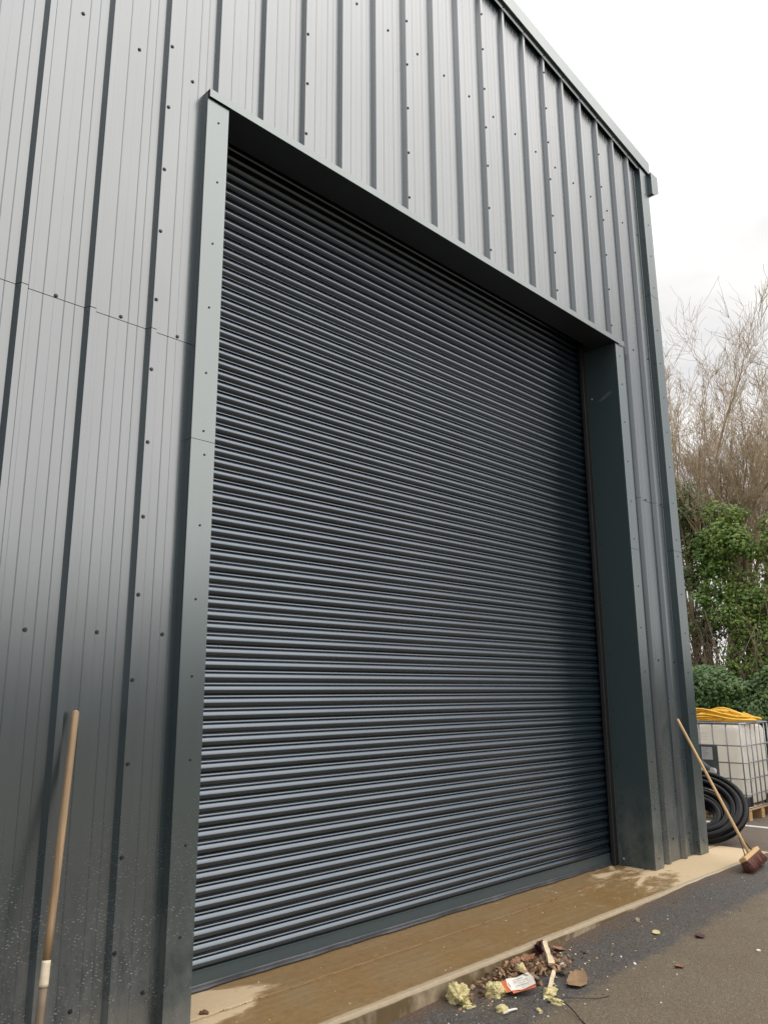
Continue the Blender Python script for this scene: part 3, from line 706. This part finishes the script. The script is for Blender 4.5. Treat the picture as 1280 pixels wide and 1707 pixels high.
class Tree:
    def __init__(s, seed, spread=0.5, upb=0.35): s.r = random.Random(seed); s.trunk = MB(); s.twigs = MB(); s.upb = upb; s.spread = spread; s.nodes = []
    def branch(s, p, d, ln, rad, lev, maxlev, kids, wob=0.16):
        r = s.r; n = max(3, int(ln/(0.45 if lev < 2 else 0.28))); pts = [p.copy()]; rads = [rad]; dirs = [d.copy()]
        for i in range(n):
            d = (d + Vector((r.gauss(0, wob), r.gauss(0, wob), r.gauss(0, wob)*0.7 + s.upb*0.16*(1 if lev else 0.3)))).normalized()
            p = p + d*(ln/n); pts.append(p.copy()); rads.append(max(0.004, rad*(1-0.72*(i+1)/n))); dirs.append(d.copy())
        (s.trunk if lev < 2 else s.twigs).tube(pts, rads, 8 if lev == 0 else 6 if lev == 1 else 4 if lev == 2 else 3, cap=False)
        if lev < 2: s.nodes += pts
        if lev >= maxlev: return
        for k in range(kids[lev]):
            u = r.uniform(0.28 if lev else 0.55, 1.0) if k else 1.0
            i = min(n, int(u*n)); dd = dirs[i]; az = r.uniform(0, 6.28)
            o_ = dd.orthogonal().normalized(); o_ = Matrix.Rotation(az, 3, dd) @ o_
            ang = r.uniform(0.35, 0.95)*s.spread*(1.0 if lev < 3 else 1.2)
            nd = (dd*math.cos(ang)+o_*math.sin(ang)+Vector((0, 0, s.upb*0.35))).normalized()
            s.branch(pts[i], nd, ln*r.uniform(0.42, 0.72)*(1-0.3*u*(k > 0)), max(0.004, rads[i]*r.uniform(0.5, 0.75)), lev+1, maxlev, kids, min(0.22, wob*1.45))
def make_tree(name, x, y, stems, kids, seed, label, spread=0.85, upb=0.55, twm='twig', group=None):
    T_ = Tree(seed, spread, upb); root = empty(name, (x, y, 0), label=label, cat='tree', group=group)
    for (dx, dy, lean, ln, rad) in stems:
        T_.branch(Vector((dx, dy, -0.1)), Vector((lean[0], lean[1], 1)).normalized(), ln, rad, 0, len(kids), kids, 0.06)
    T_.trunk.build('trunk', M['bark'], root); T_.twigs.build('crown', M[twm], root)
    return root, T_
K = [7, 7, 7, 7]
t1, TT1 = make_tree('bare_tree', 16.3, 3.0, [(0, 0, (0.02, 0.02), 5.9, 0.20), (-0.1, 0.35, (0.0, 0.20), 5.4, 0.13), (0, -0.3, (0.05, -0.22), 5.5, 0.14)], K, 21,
    'leafless tree with an ivy covered trunk above the right end of the hedge')
t2, TT2 = make_tree('bare_tree', 17.4, 4.75, [(0, 0, (0, -0.04), 6.4, 0.16), (0.2, -0.3, (0.05, -0.26), 5.9, 0.12), (0, 0.3, (0, 0.18), 5.0, 0.1)], K, 22,
    'leafless slender tree nearest to the warehouse corner trim, ivy on its stem', twm='twigr')
t3, TT3 = make_tree('bare_tree', 20.5, 4.6, [(0, 0, (0, 0.08), 6.6, 0.17), (0.3, 0.3, (0, -0.16), 6.4, 0.13)], K, 23,
    'tallest leafless tree, standing farthest back behind the ivy covered one', twm='twigr')
t4, TT4 = make_tree('bare_tree', 15.2, 1.15, [(0, 0, (0.0, 0.06), 5.2, 0.15)], K, 24,
    'leafless tree reaching in from the right edge of the picture')
t5, TT5 = make_tree('bare_tree', 19.2, 6.4, [(0, 0, (0, -0.12), 7.0, 0.15), (0.2, 0, (0, 0.1), 6.8, 0.12)], K, 25,
    'leafless tree half hidden behind the warehouse corner, with an evergreen bush below', twm='twigr')

def ivy_clump(mb, r, c, rad, n, s=0.085):
    c = Vector(c)
    for k in range(n):
        d = Vector((r.gauss(0, 1), r.gauss(0, 1), r.gauss(0, 1))).normalized(); q = r.uniform(0.55, 1.05)
        pp = c+Vector((d.x*rad[0], d.y*rad[1], d.z*rad[2]))*q
        leaf(mb, pp, (d+Vector((-0.5, -0.3, 0.6))+Vector((r.gauss(0, .35), r.gauss(0, .35), r.gauss(0, .35)))), s, r)
# ivy up the trunk of the first tree: many uneven clumps around the stems
ri = random.Random(31); iv = MB()
for k in range(52):
    zz = 1.4+ri.random()**1.1*4.0; w = 0.30+0.22*math.sin(zz*2.1)+ri.uniform(-0.1, 0.12)
    yy = 0.04+0.07*(zz-1.4)+ri.uniform(-0.55, 0.42)*(1.15-0.12*zz); xx = ri.uniform(-0.45, 0.1)
    ivy_clump(iv, ri, (15.75+xx, 2.85+yy, zz), (0.24+ri.random()*0.16, 0.24+ri.random()*0.2, 0.22+ri.random()*0.2), 130)
for k in range(13):
    ivy_clump(iv, ri, (15.6+ri.uniform(-.3, .2), 2.35+ri.uniform(-0.35, 0.3), 2.6+ri.random()*2.5), (0.24, 0.3, 0.26), 120)
iv.build('ivy', M['ivy'], label='dense green ivy covering the trunk of the right hand leafless tree', cat='ivy')
iv = MB()
for k in range(30):
    zz = 4.0+ri.random()*2.1; yy = 4.6-0.30*(zz-3.9)*0+ri.uniform(-0.55, 0.30)-0.5*(5.9-zz)*0.5
    ivy_clump(iv, ri, (16.4+ri.uniform(-0.3, 0.2), yy-0.1, zz), (0.22, 0.22+ri.random()*0.2, 0.2+ri.random()*0.15), 110, 0.08)
for k in range(22):
    zz = 3.0+ri.random()*2.0; yy = 3.75+ri.uniform(-0.3, 0.3)
    ivy_clump(iv, ri, (15.9+ri.uniform(-0.3, 0.2), yy, zz), (0.2, 0.22+ri.random()*0.2, 0.2), 110, 0.08)
iv.build('ivy', M['ivyl'], label='light green ivy on the slender tree close to the warehouse corner', cat='ivy')
# evergreen bush beside the warehouse corner
eb = empty('evergreen_bush', (16.0, 4.3, 0), label='dark evergreen bush with dull leaves showing next to the corner trim', cat='bush')
e2 = MB(); st = MB(); re_ = random.Random(41)
for k in range(70):
    zz = 1.0+re_.random()*5.4; wd = 0.95*(1.15-zz/7.5)
    c = Vector((re_.gauss(0, wd*0.5), re_.gauss(0.0, wd*0.55), zz)); ivy_clump(e2, re_, c, (0.32, 0.34, 0.22), 70, 0.075)
    st.tube([(0, 0, max(0, zz-1.2)), (c.x*0.5, c.y*0.5, zz-0.4), c], [0.03, 0.016, 0.006], 4, cap=False)
st.tube([(0, 0, -0.1), (0.05, 0.05, 3), (0, 0, 6)], [0.09, 0.06, 0.02], 6); st.build('stem', M['bark'], eb); e2.build('foliage', M['ever'], eb)
# brambles and dead growth between hedge and trees
bb = MB(); rbm = random.Random(51)
for k in range(620):
    x = rbm.uniform(13.6, 18.5); y = rbm.uniform(0.3, 6.4); h = rbm.uniform(0.8, 3.6); a = rbm.uniform(0, 6.28); w = rbm.uniform(0.4, 1.6)
    bb.tube([(x, y, 0), (x+0.3*w*math.cos(a), y+0.3*w*math.sin(a), h*0.7), (x+0.7*w*math.cos(a), y+0.7*w*math.sin(a), h), (x+1.2*w*math.cos(a), y+1.2*w*math.sin(a), h*rbm.uniform(0.7, 1.05))],
            [0.014, 0.011, 0.008, 0.004], 4, cap=False)
bb.build('brambles', simple('dead_stem', (0.15, 0.105, 0.065), (0.075, 0.055, 0.035), rough=0.85, scale=1.5), kind='stuff', label='tangle of brown dead stems and brambles behind the hedge', cat='undergrowth')
# three bent limbs low in the thicket
# ivy hedge
hd_ = empty('ivy_hedge', (12.9, 1.5, 0), label='thick green ivy hedge with two rounded humps behind the white tank', cat='hedge')
def hedge_top(y): return 1.70+0.27*math.exp(-((y-1.45)/0.38)**2)+0.25*math.exp(-((y-2.75)/0.33)**2)+0.10*math.sin(y*2.3)+0.1*math.exp(-((y+0.4)/0.7)**2)
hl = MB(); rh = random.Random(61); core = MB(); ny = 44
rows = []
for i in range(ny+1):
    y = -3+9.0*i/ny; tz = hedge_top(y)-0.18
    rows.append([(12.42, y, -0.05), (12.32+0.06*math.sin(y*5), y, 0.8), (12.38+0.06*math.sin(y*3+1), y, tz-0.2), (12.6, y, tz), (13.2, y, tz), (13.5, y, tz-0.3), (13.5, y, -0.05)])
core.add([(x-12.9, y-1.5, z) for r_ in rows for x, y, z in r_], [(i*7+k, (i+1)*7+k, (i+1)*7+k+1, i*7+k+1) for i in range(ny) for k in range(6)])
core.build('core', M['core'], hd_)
for k in range(15500):
    y = rh.uniform(-3, 6) if k < 7000 else rh.uniform(0.4, 3.8); tz = hedge_top(y); f = rh.random()
    if f < 0.74:
        z = rh.uniform(0.02, 1)*tz; x = 12.24+0.07*math.sin(y*5+z*3)+0.05*math.sin(z*7+y*2)+0.22*max(0, z/tz-0.8)/0.2*rh.random()+rh.uniform(-0.07, 0.10); n_ = Vector((-1, rh.gauss(0, .45), 0.55+rh.gauss(0, .4)))
    else:
        x = rh.uniform(12.3, 13.5); z = tz-0.35*max(0, (12.55-x)/0.3)**2+rh.uniform(-0.12, 0.05); n_ = Vector((-0.4+rh.gauss(0, .4), rh.gauss(0, .4), 1))
    leaf(hl, Vector((x-12.9, y-1.5, z)), n_, 0.088, rh)
hl.build('leaves', M['hedge'], hd_, kind='stuff')

# ------------------------------------------------------------------ sweepings by the kerb
M['wool'] = simple('mineral_wool', (0.66, 0.58, 0.30), (0.50, 0.43, 0.21), rough=0.95, scale=25, bs=1.0, bscale=90, bdist=0.01)
M['card'] = simple('brown_card', (0.30, 0.19, 0.10), (0.20, 0.125, 0.07), rough=0.85, scale=15)
M['leafbr'] = simple('dead_leaf', (0.30, 0.135, 0.06), (0.16, 0.08, 0.04), rough=0.75, scale=30)
M['leafrd'] = simple('dark_red_leaf', (0.09, 0.022, 0.025), (0.05, 0.015, 0.018), rough=0.6, scale=30)
M['leafor'] = simple('rust_leaf', (0.36, 0.16, 0.09), (0.26, 0.11, 0.06), rough=0.7, scale=30)
M['splint'] = simple('split_wood', (0.78, 0.66, 0.46), (0.6, 0.47, 0.3), rough=0.7, scale=20)
M['white'] = simple('white_scrap', (0.78, 0.76, 0.71), (0.66, 0.62, 0.55), rough=0.6, scale=30)
M['orange'] = simple('orange_print', (0.66, 0.20, 0.08), (0.55, 0.13, 0.06), rough=0.4, scale=20)
M['mud'] = simple('mud_clod', (0.17, 0.085, 0.04), (0.10, 0.05, 0.025), rough=0.9, scale=30, bs=0.8, bscale=80)
M['foil'] = simple('blue_grey_foil', (0.42, 0.50, 0.56), (0.25, 0.3, 0.36), rough=0.35, metal=0.3, scale=20)
from mathutils import noise as mn
def lump(name, x, y, sx, sy, sz, seed, mt, z=None, sub=4, rough=0.35, fr=9, **kw):
    bm = bmesh.new(); bmesh.ops.create_icosphere(bm, subdivisions=sub, radius=1)
    for v_ in bm.verts:
        p_ = v_.co.copy(); a = mn.noise(p_*1.6+Vector((seed*3.1, 0, 0)))*rough*1.1; b_ = (0.5-abs(mn.noise(p_*3.6+Vector((0, seed*1.7, 0)))))*rough*0.75-rough*0.25+mn.noise(p_*fr+Vector((0, seed*1.7, 0)))*rough*0.38
        d = 1+a+b_; v_.co = Vector((p_.x*d*sx, p_.y*d*sy, max(-0.25, p_.z*d)*sz))
    me = MB().bm(bm, True).mesh(name, mt)
    o_ = link(name, me, None, (x, y, (gz(x) if z is None else z)+sz*0.22), **kw); o_.rotation_euler = (0, 0, seed*1.3); return o_
def flat(name, x, y, outline, mt, z=0.0, rot=(0, 0, 0), th=0.0015, curl=0.0, zbase=None, parent=None, **kw):
    """thin crumpled sheet from an outline, fanned from its centre, with thickness"""
    n_ = len(outline); cx = sum(p_[0] for p_ in outline)/n_; cyy = sum(p_[1] for p_ in outline)/n_
    def hz_(a, b_): return curl*(((a-cx)**2+(b_-cyy)**2)/0.003) + 0.25*abs(curl)*math.sin(a*90+b_*60+x*40)
    ring2 = [(cx+(a-cx)*0.5, cyy+(b_-cyy)*0.5) for a, b_ in outline]
    top = [(a, b_, hz_(a, b_)+th) for a, b_ in outline]+[(a, b_, hz_(a, b_)+th) for a, b_ in ring2]+[(cx, cyy, th)]
    bot = [(a, b_, c-th) for a, b_, c in top]; k = len(top); fs = []
    for i in range(n_):
        j = (i+1) % n_
        fs += [(i, j, n_+j, n_+i), (n_+i, n_+j, 2*n_), (k+i, k+n_+i, k+n_+j, k+j), (k+n_+i, k+2*n_, k+n_+j), (i, k+i, k+j, j)]
    m_ = MB().add(top+bot, fs); o_ = m_.build(name, mt, parent, **kw)
    if parent is None: o_.location = (x, y, (gz(x) if zbase is None else zbase)+z)
    o_.rotation_euler = rot; return o_
def leaf_outline(s, r_, lobes=True):
    pts_ = []
    for k in range(14):
        a = k/14*6.283; q = s*(0.55+0.45*(abs(math.cos(2.5*a/1.0)) if lobes else abs(math.cos(a))**0.6*0.6+0.2))*r_.uniform(0.8, 1.1); pts_.append((q*math.cos(a), q*math.sin(a)*0.85))
    return pts_
lump('insulation_tuft', 1.405, -0.56, 0.080, 0.050, 0.062, 1, M['wool'], rough=0.5, sub=5, label='largest tuft of yellow insulation wool against the kerb, left end of the rubbish', cat='insulation', group='tufts of insulation wool')
lump('insulation_tuft', 1.60, -0.655, 0.056, 0.050, 0.048, 2, M['wool'], rough=0.45, sub=5, label='rounded tuft of insulation wool just left of the orange and white wrapper', cat='insulation', group='tufts of insulation wool')
lump('insulation_tuft', 1.455, -0.81, 0.036, 0.034, 0.022, 3, M['wool'], rough=0.35, label='flat round insulation tuft nearest the camera, next to a white scrap', cat='insulation', group='tufts of insulation wool')
lump('insulation_tuft', 1.885, -0.625, 0.03, 0.03, 0.035, 4, M['wool'], z=gz(1.9)+0.035, rough=0.35, label='small insulation tuft on top of the dead leaves', cat='insulation', group='tufts of insulation wool')
lump('insulation_tuft', 1.80, -0.875, 0.060, 0.034, 0.024, 5, M['wool'], rough=0.5, label='long insulation tuft right of the wrapper, under the wood splinter', cat='insulation', group='tufts of insulation wool')
lump('insulation_tuft', 1.715, -0.965, 0.040, 0.026, 0.020, 6, M['wool'], rough=0.5, label='insulation tuft lying under the black wire', cat='insulation', group='tufts of insulation wool')
lump('insulation_tuft', 1.575, -0.955, 0.026, 0.012, 0.010, 8, M['wool'], rough=0.4, label='thin sliver of insulation wool lying alone in front of the rubbish', cat='insulation', group='tufts of insulation wool')
lump('insulation_tuft', 1.375, -0.655, 0.028, 0.018, 0.012, 9, M['wool'], rough=0.5, label='little crumb of insulation wool in front of the largest tuft', cat='insulation', group='tufts of insulation wool')
# wrapper: orange edged white packet
wr = empty('wrapper', (1.72, -0.735, gz(1.72)+0.035), label='crumpled orange and white plastic wrapper in the rubbish heap', cat='wrapper')
o = flat('white_panel', 0, 0, [(-0.065, -0.05), (0.0, -0.058), (0.075, -0.052), (0.083, 0.0), (0.07, 0.055), (0.0, 0.052), (-0.06, 0.055), (-0.07, 0.0)], M['white'], curl=0.006, parent=wr); o.location = (0, 0, 0.004)
for ol, lc in (([(-0.085, -0.055), (-0.05, -0.053), (-0.045, 0.0), (-0.055, 0.05), (-0.085, 0.045), (-0.09, 0)], (-0.01, 0, 0.012)), ([(-0.06, -0.02), (0.07, -0.022), (0.075, 0.004), (0.0, 0.012), (-0.06, 0.006)], (0, -0.05, 0.006))):
    o = flat('orange_panel', 0, 0, ol, M['orange'], curl=0.005, parent=wr); o.location = lc
wl = MB()
for k, (w, s_) in enumerate(((0.07, -0.03), (0.09, -0.03), (0.05, -0.01), (0.08, -0.03))): wl.box(s_, s_+w*0.9, 0.03-0.018*k, 0.0325-0.018*k, 0.0150, 0.0155)
wl.build('print', M['ink'], wr)
wr.rotation_euler = (R(14), R(-12), R(-38))
# splinters
def stick(x, y, z, d, ln, w, name='wood_splinter', **kw):
    d = Vector(d).normalized(); m_ = MB(); bm = bmesh.new(); bmesh.ops.create_cube(bm, size=1)
    for v_ in bm.verts:
        v_.co = Vector((v_.co.x*w*(1.0 if v_.co.z < 0 else 0.75), v_.co.y*w*0.45, v_.co.z*ln))
    bmesh.ops.subdivide_edges(bm, edges=[e_ for e_ in bm.edges if abs(e_.verts[0].co.z-e_.verts[1].co.z) > ln*0.5], cuts=4)
    rr_ = random.Random(int(x*1000))
    for v_ in bm.verts: v_.co.x += rr_.gauss(0, w*0.07); v_.co.y += rr_.gauss(0, w*0.05); v_.co.z += rr_.gauss(0, w*0.25)
    o_ = m_.bm(bm).build(name, M['splint'], None, (x, y, z), **kw); o_.rotation_mode = 'QUATERNION'; o_.rotation_quaternion = d.to_track_quat('Z', 'Y'); return o_
stick(2.165, -0.625, gz(2.2)+0.065, (0.22, 0.20, 0.045), 0.27, 0.034, label='broad pale wood splinter pointing from the rubbish heap towards the kerb', cat='splinter', group='wood splinters')
stick(1.91, -0.815, gz(1.9)+0.03, (0.22, 0.115, 0.02), 0.22, 0.022, label='narrow white splinter below the broad upright one', cat='splinter', group='wood splinters')
# cardboard and leaves
rl = random.Random(71)
def ragged(w, h):
    return [(w*a*rl.uniform(0.85, 1.1), h*b_*rl.uniform(0.85, 1.1)) for a, b_ in ((-1, -0.7), (-0.3, -1), (0.5, -0.9), (1, -0.4), (0.95, 0.5), (0.4, 1), (-0.5, 0.9), (-1, 0.4))]
flat('cardboard_scrap', 1.85, -0.70, ragged(0.085, 0.055), M['card'], 0.045, (R(18), R(10), 0.6), curl=0.003, label='torn brown cardboard lying behind the wrapper', cat='cardboard', group='torn brown card scraps')
flat('cardboard_scrap', 2.03, -0.90, ragged(0.095, 0.06), M['card'], 0.012, (R(4), R(-6), 0.3), curl=0.004, label='flat brown card scrap at the right end of the rubbish', cat='cardboard', group='torn brown card scraps')
flat('cardboard_scrap', 2.08, -0.775, ragged(0.05, 0.03), M['card'], 0.02, (R(10), R(12), 1.2), curl=0.003, label='small card scrap between the two wood splinters', cat='cardboard', group='torn brown card scraps')
flat('rust_leaf', 2.0, -0.555, [(a*0.085, b_*0.045) for a, b_ in ((-1, -0.2), (-0.5, -0.7), (0.1, -0.45), (0.6, -1), (1, -0.2), (0.6, 0.3), (0.4, 0.9), (-0.1, 0.4), (-0.6, 0.7))], M['leafor'], 0.055, (R(10), R(-14), -0.5), curl=0.006, label='large rust coloured leaf on top of the rubbish heap', cat='leaf')
flat('rust_leaf', 2.42, -0.53, leaf_outline(0.055, rl), M['leafor'], 0.012, (R(8), R(10), 0.2), curl=0.006, label='rust leaf lying at the kerb right of the upright splinter', cat='leaf')
flat('rust_leaf', 1.70, -0.585, leaf_outline(0.04, rl, False), M['leafor'], 0.045, (R(20), R(20), 1.0), curl=0.006, label='small reddish leaf behind the two big insulation tufts', cat='leaf')
for q, (dx_, dy_, rx_) in enumerate(((0, 0, 65), (0.035, 0.005, 80), (-0.025, -0.01, 50))):
    flat('dark_red_leaf', 2.25+dx_, -0.505+dy_, leaf_outline(0.055, rl, False), M['leafrd'], 0.05, (R(rx_), R(q*25-20), 0.4*q), curl=0.008, label=('dark red leaf propped upright at the kerb, middle one of three', 'dark red leaf propped at the kerb, rightmost of three', 'dark red leaf leaning lowest at the kerb, leftmost of three')[q], cat='leaf', group='dark red leaves by the kerb')
flat('green_scrap', 2.07, -0.535, [(-0.03, -0.01), (0.0, -0.018), (0.03, -0.01), (0.025, 0.012), (-0.02, 0.015)], simple('green_plastic', (0.05, 0.13, 0.09), rough=0.4), 0.06, (R(20), R(10), 0.3), curl=0.01, label='small green plastic scrap on the leaves near the kerb', cat='scrap')
lump('foil_scrap', 2.20, -0.69, 0.035, 0.016, 0.014, 12, M['foil'], rough=0.4, sub=3, label='crumpled blue grey foil scrap right of the upright splinter', cat='scrap')
lt = MB(); rl2 = random.Random(81)
for k in range(560):
    u = rl2.gauss(0, 1); vv = rl2.gauss(0, 1); x = 1.95+u*0.20; y = -0.60+vv*0.070-0.05*(u > 0.7)
    if y > -0.475: y = -0.48-rl2.random()*0.05
    hgt = 0.062*math.exp(-0.5*(u*u+((y+0.58)/0.085)**2))
    c = Vector((x, y, gz(x)+0.004+hgt*rl2.uniform(0.3, 1.1))); leaf(lt, c, Vector((rl2.gauss(0, .7), rl2.gauss(0, .7)-0.2, 0.8)), 0.034*rl2.uniform(0.5, 1.3), rl2)
M['litter'] = leafmat('leaf_litter', (0.08, 0.045, 0.025), (0.46, 0.29, 0.17), 0.75)
lt.build('leaf_litter', M['litter'], kind='stuff', label='brown dead leaf litter swept against the kerb', cat='leaf litter')
# wire
wp = [(1.70, -0.94, gz(1.7)+0.018), (1.76, -1.00, gz(1.76)+0.022), (1.83, -1.06, gz(1.83)+0.016), (1.90, -1.10, gz(1.9)+0.006), (1.97, -1.13, gz(1.97)+0.004)]
wq = [(1.73, -0.96, gz(1.73)+0.012), (1.70, -1.03, gz(1.7)+0.02), (1.655, -1.11, gz(1.65)+0.014), (1.60, -1.19, gz(1.6)+0.005), (1.54, -1.29, gz(1.54)+0.004)]
wi = MB(); wi.tube(catmull(wp, 6), 0.0022, 6); wi.tube(catmull(wq, 6), 0.0026, 6)
wi.build('black_wire', M['blackp'], label='thin forked black wire lying on the asphalt in front of the rubbish', cat='wire')
MB().tube(catmull([(1.415, -0.845, gz(1.4)+0.008), (1.445, -0.86, gz(1.4)+0.018), (1.49, -0.865, gz(1.5)+0.012), (1.51, -0.86, gz(1.5)+0.006)], 5), [0.006]*16, 6).build('white_scrap', M['white'], label='curled white plastic strip beside the flat insulation tuft', cat='scrap')
# scattered crumbs on asphalt and slab
rc = random.Random(91); cr_ = MB(); cr2 = MB(); cr3 = MB()
def crumb(mb, x, y, z, s):
    bm = bmesh.new(); bmesh.ops.create_icosphere(bm, subdivisions=1, radius=1)
    for v_ in bm.verts: v_.co = Vector((v_.co.x*s*rc.uniform(0.7, 1.4), v_.co.y*s*rc.uniform(0.6, 1.3), max(-0.2, v_.co.z)*s*0.7))+Vector((x, y, z+s*0.15))
    mb.bm(bm)
for k in range(280):
    x = rc.uniform(0.9, 2.6) if k < 190 else rc.uniform(1.5, 5); y = -0.55-abs(rc.gauss(0, 0.35)); crumb(rc.choice((cr_, cr2, cr2, cr3, cr3, cr3)), x, y, gz(x), rc.uniform(0.002, 0.0065))
for k in range(60):
    x = rc.uniform(0.2, 5.6); y = rc.uniform(-0.42, 0.3); crumb(rc.choice((cr2, cr3, cr_)), x, y, 0, rc.uniform(0.0015, 0.005))
for k in range(70):                                                       # dirt caught in the slab joint
    x = rc.uniform(0.3, 5.6); crumb(cr3, x, 0.03+rc.gauss(0, 0.006), 0, rc.uniform(0.002, 0.006))
for mb_, mt_, lb_ in ((cr_, M['white'], 'scattered tiny white crumbs on asphalt and slab'), (cr2, M['wool'], 'scattered tiny yellow crumbs on asphalt and slab'), (cr3, M['mud'], 'scattered tiny brown dirt crumbs on asphalt and slab')):
    mb_.build('crumbs', mt_, kind='stuff', label=lb_, cat='crumbs')
lump('mud_clod', 0.235, 0.065, 0.022, 0.014, 0.014, 14, M['mud'], z=0.0, rough=0.35, sub=3, label='brown mud clod on the pale slab by the left door jamb', cat='clod')
for k, (x, y, s_, lb_) in enumerate(((2.50, -1.0, 0.013, 'small white chip alone on the asphalt, nearer the camera'), (3.18, -1.46, 0.014, 'white chip on the brown asphalt close to the right edge'), (2.56, -0.88, 0.009, 'tiny white chip on the dark asphalt left of another'))):
    lump('white_chip', x, y, s_, s_*0.7, s_*0.7, 20+k, M['white'], sub=2, label=lb_, cat='chip', group='white chips on the asphalt')
lump('stone', 3.27, -0.62, 0.018, 0.016, 0.02, 25, simple('pale_stone', (0.38, 0.31, 0.22), rough=0.9), sub=3, label='small pale stone on the asphalt below the kerb', cat='stone')
flat('pale_scrap', 3.12, -0.83, ragged(0.05, 0.025), M['wool'], 0.004, (0, 0, 0.5), curl=0.002, label='flat pale yellow scrap on the dark asphalt', cat='scrap')
flat('dark_red_leaf', 3.22, -1.08, leaf_outline(0.05, rl, False), M['leafrd'], 0.008, (R(8), 0, 0.4), curl=0.006, label='dark red leaf alone on the asphalt where dark and brown surfaces meet', cat='leaf')
flat('brown_leaf', 2.62, -1.22, leaf_outline(0.04, rl), M['leafbr'], 0.006, (R(5), R(5), 0.4), curl=0.006, label='curled brown leaf alone on the brown asphalt', cat='leaf')

# unseen wood added behind the camera to darken low reflections in the cladding
M['wood_added'] = simple('added_foliage', (0.035, 0.042, 0.02), (0.06, 0.055, 0.035), rough=0.95, scale=0.8)
rw = random.Random(101); ww = MB(); ncol = 90
def wt(x): return 3.0+0.8*mn.noise(Vector((x*0.16, 0, 3)))+0.6*mn.noise(Vector((x*0.6, 5, 3)))
rows = []
for i in range(ncol+1):
    x = -70+150*i/ncol; h = wt(x); j = [rw.gauss(0, 0.35) for q in range(6)]
    rows.append([(x, -21+j[0], -0.2), (x, -20.6+j[1], h*0.4), (x, -21+j[2], h*0.8), (x, -22+j[3], h), (x, -24+j[4], h*0.9), (x, -26, -0.2)])
ww.add([p_ for r_ in rows for p_ in r_], [(i*6+k, i*6+k+1, (i+1)*6+k+1, (i+1)*6+k) for i in range(ncol) for k in range(5)])
for k in range(5000):
    x = rw.uniform(-70, 80); z = rw.random()*wt(x)*1.08; leaf(ww, Vector((x, -20.6+rw.gauss(0, 0.4)-0.3*z*0.2, z)), Vector((rw.gauss(0, .4), 1, rw.gauss(0.2, .5))), 0.7, rw)
ww.build('wood', M['wood_added'], kind='stuff', label='unseen dark wood added behind the camera to darken wall reflections', cat='wood')
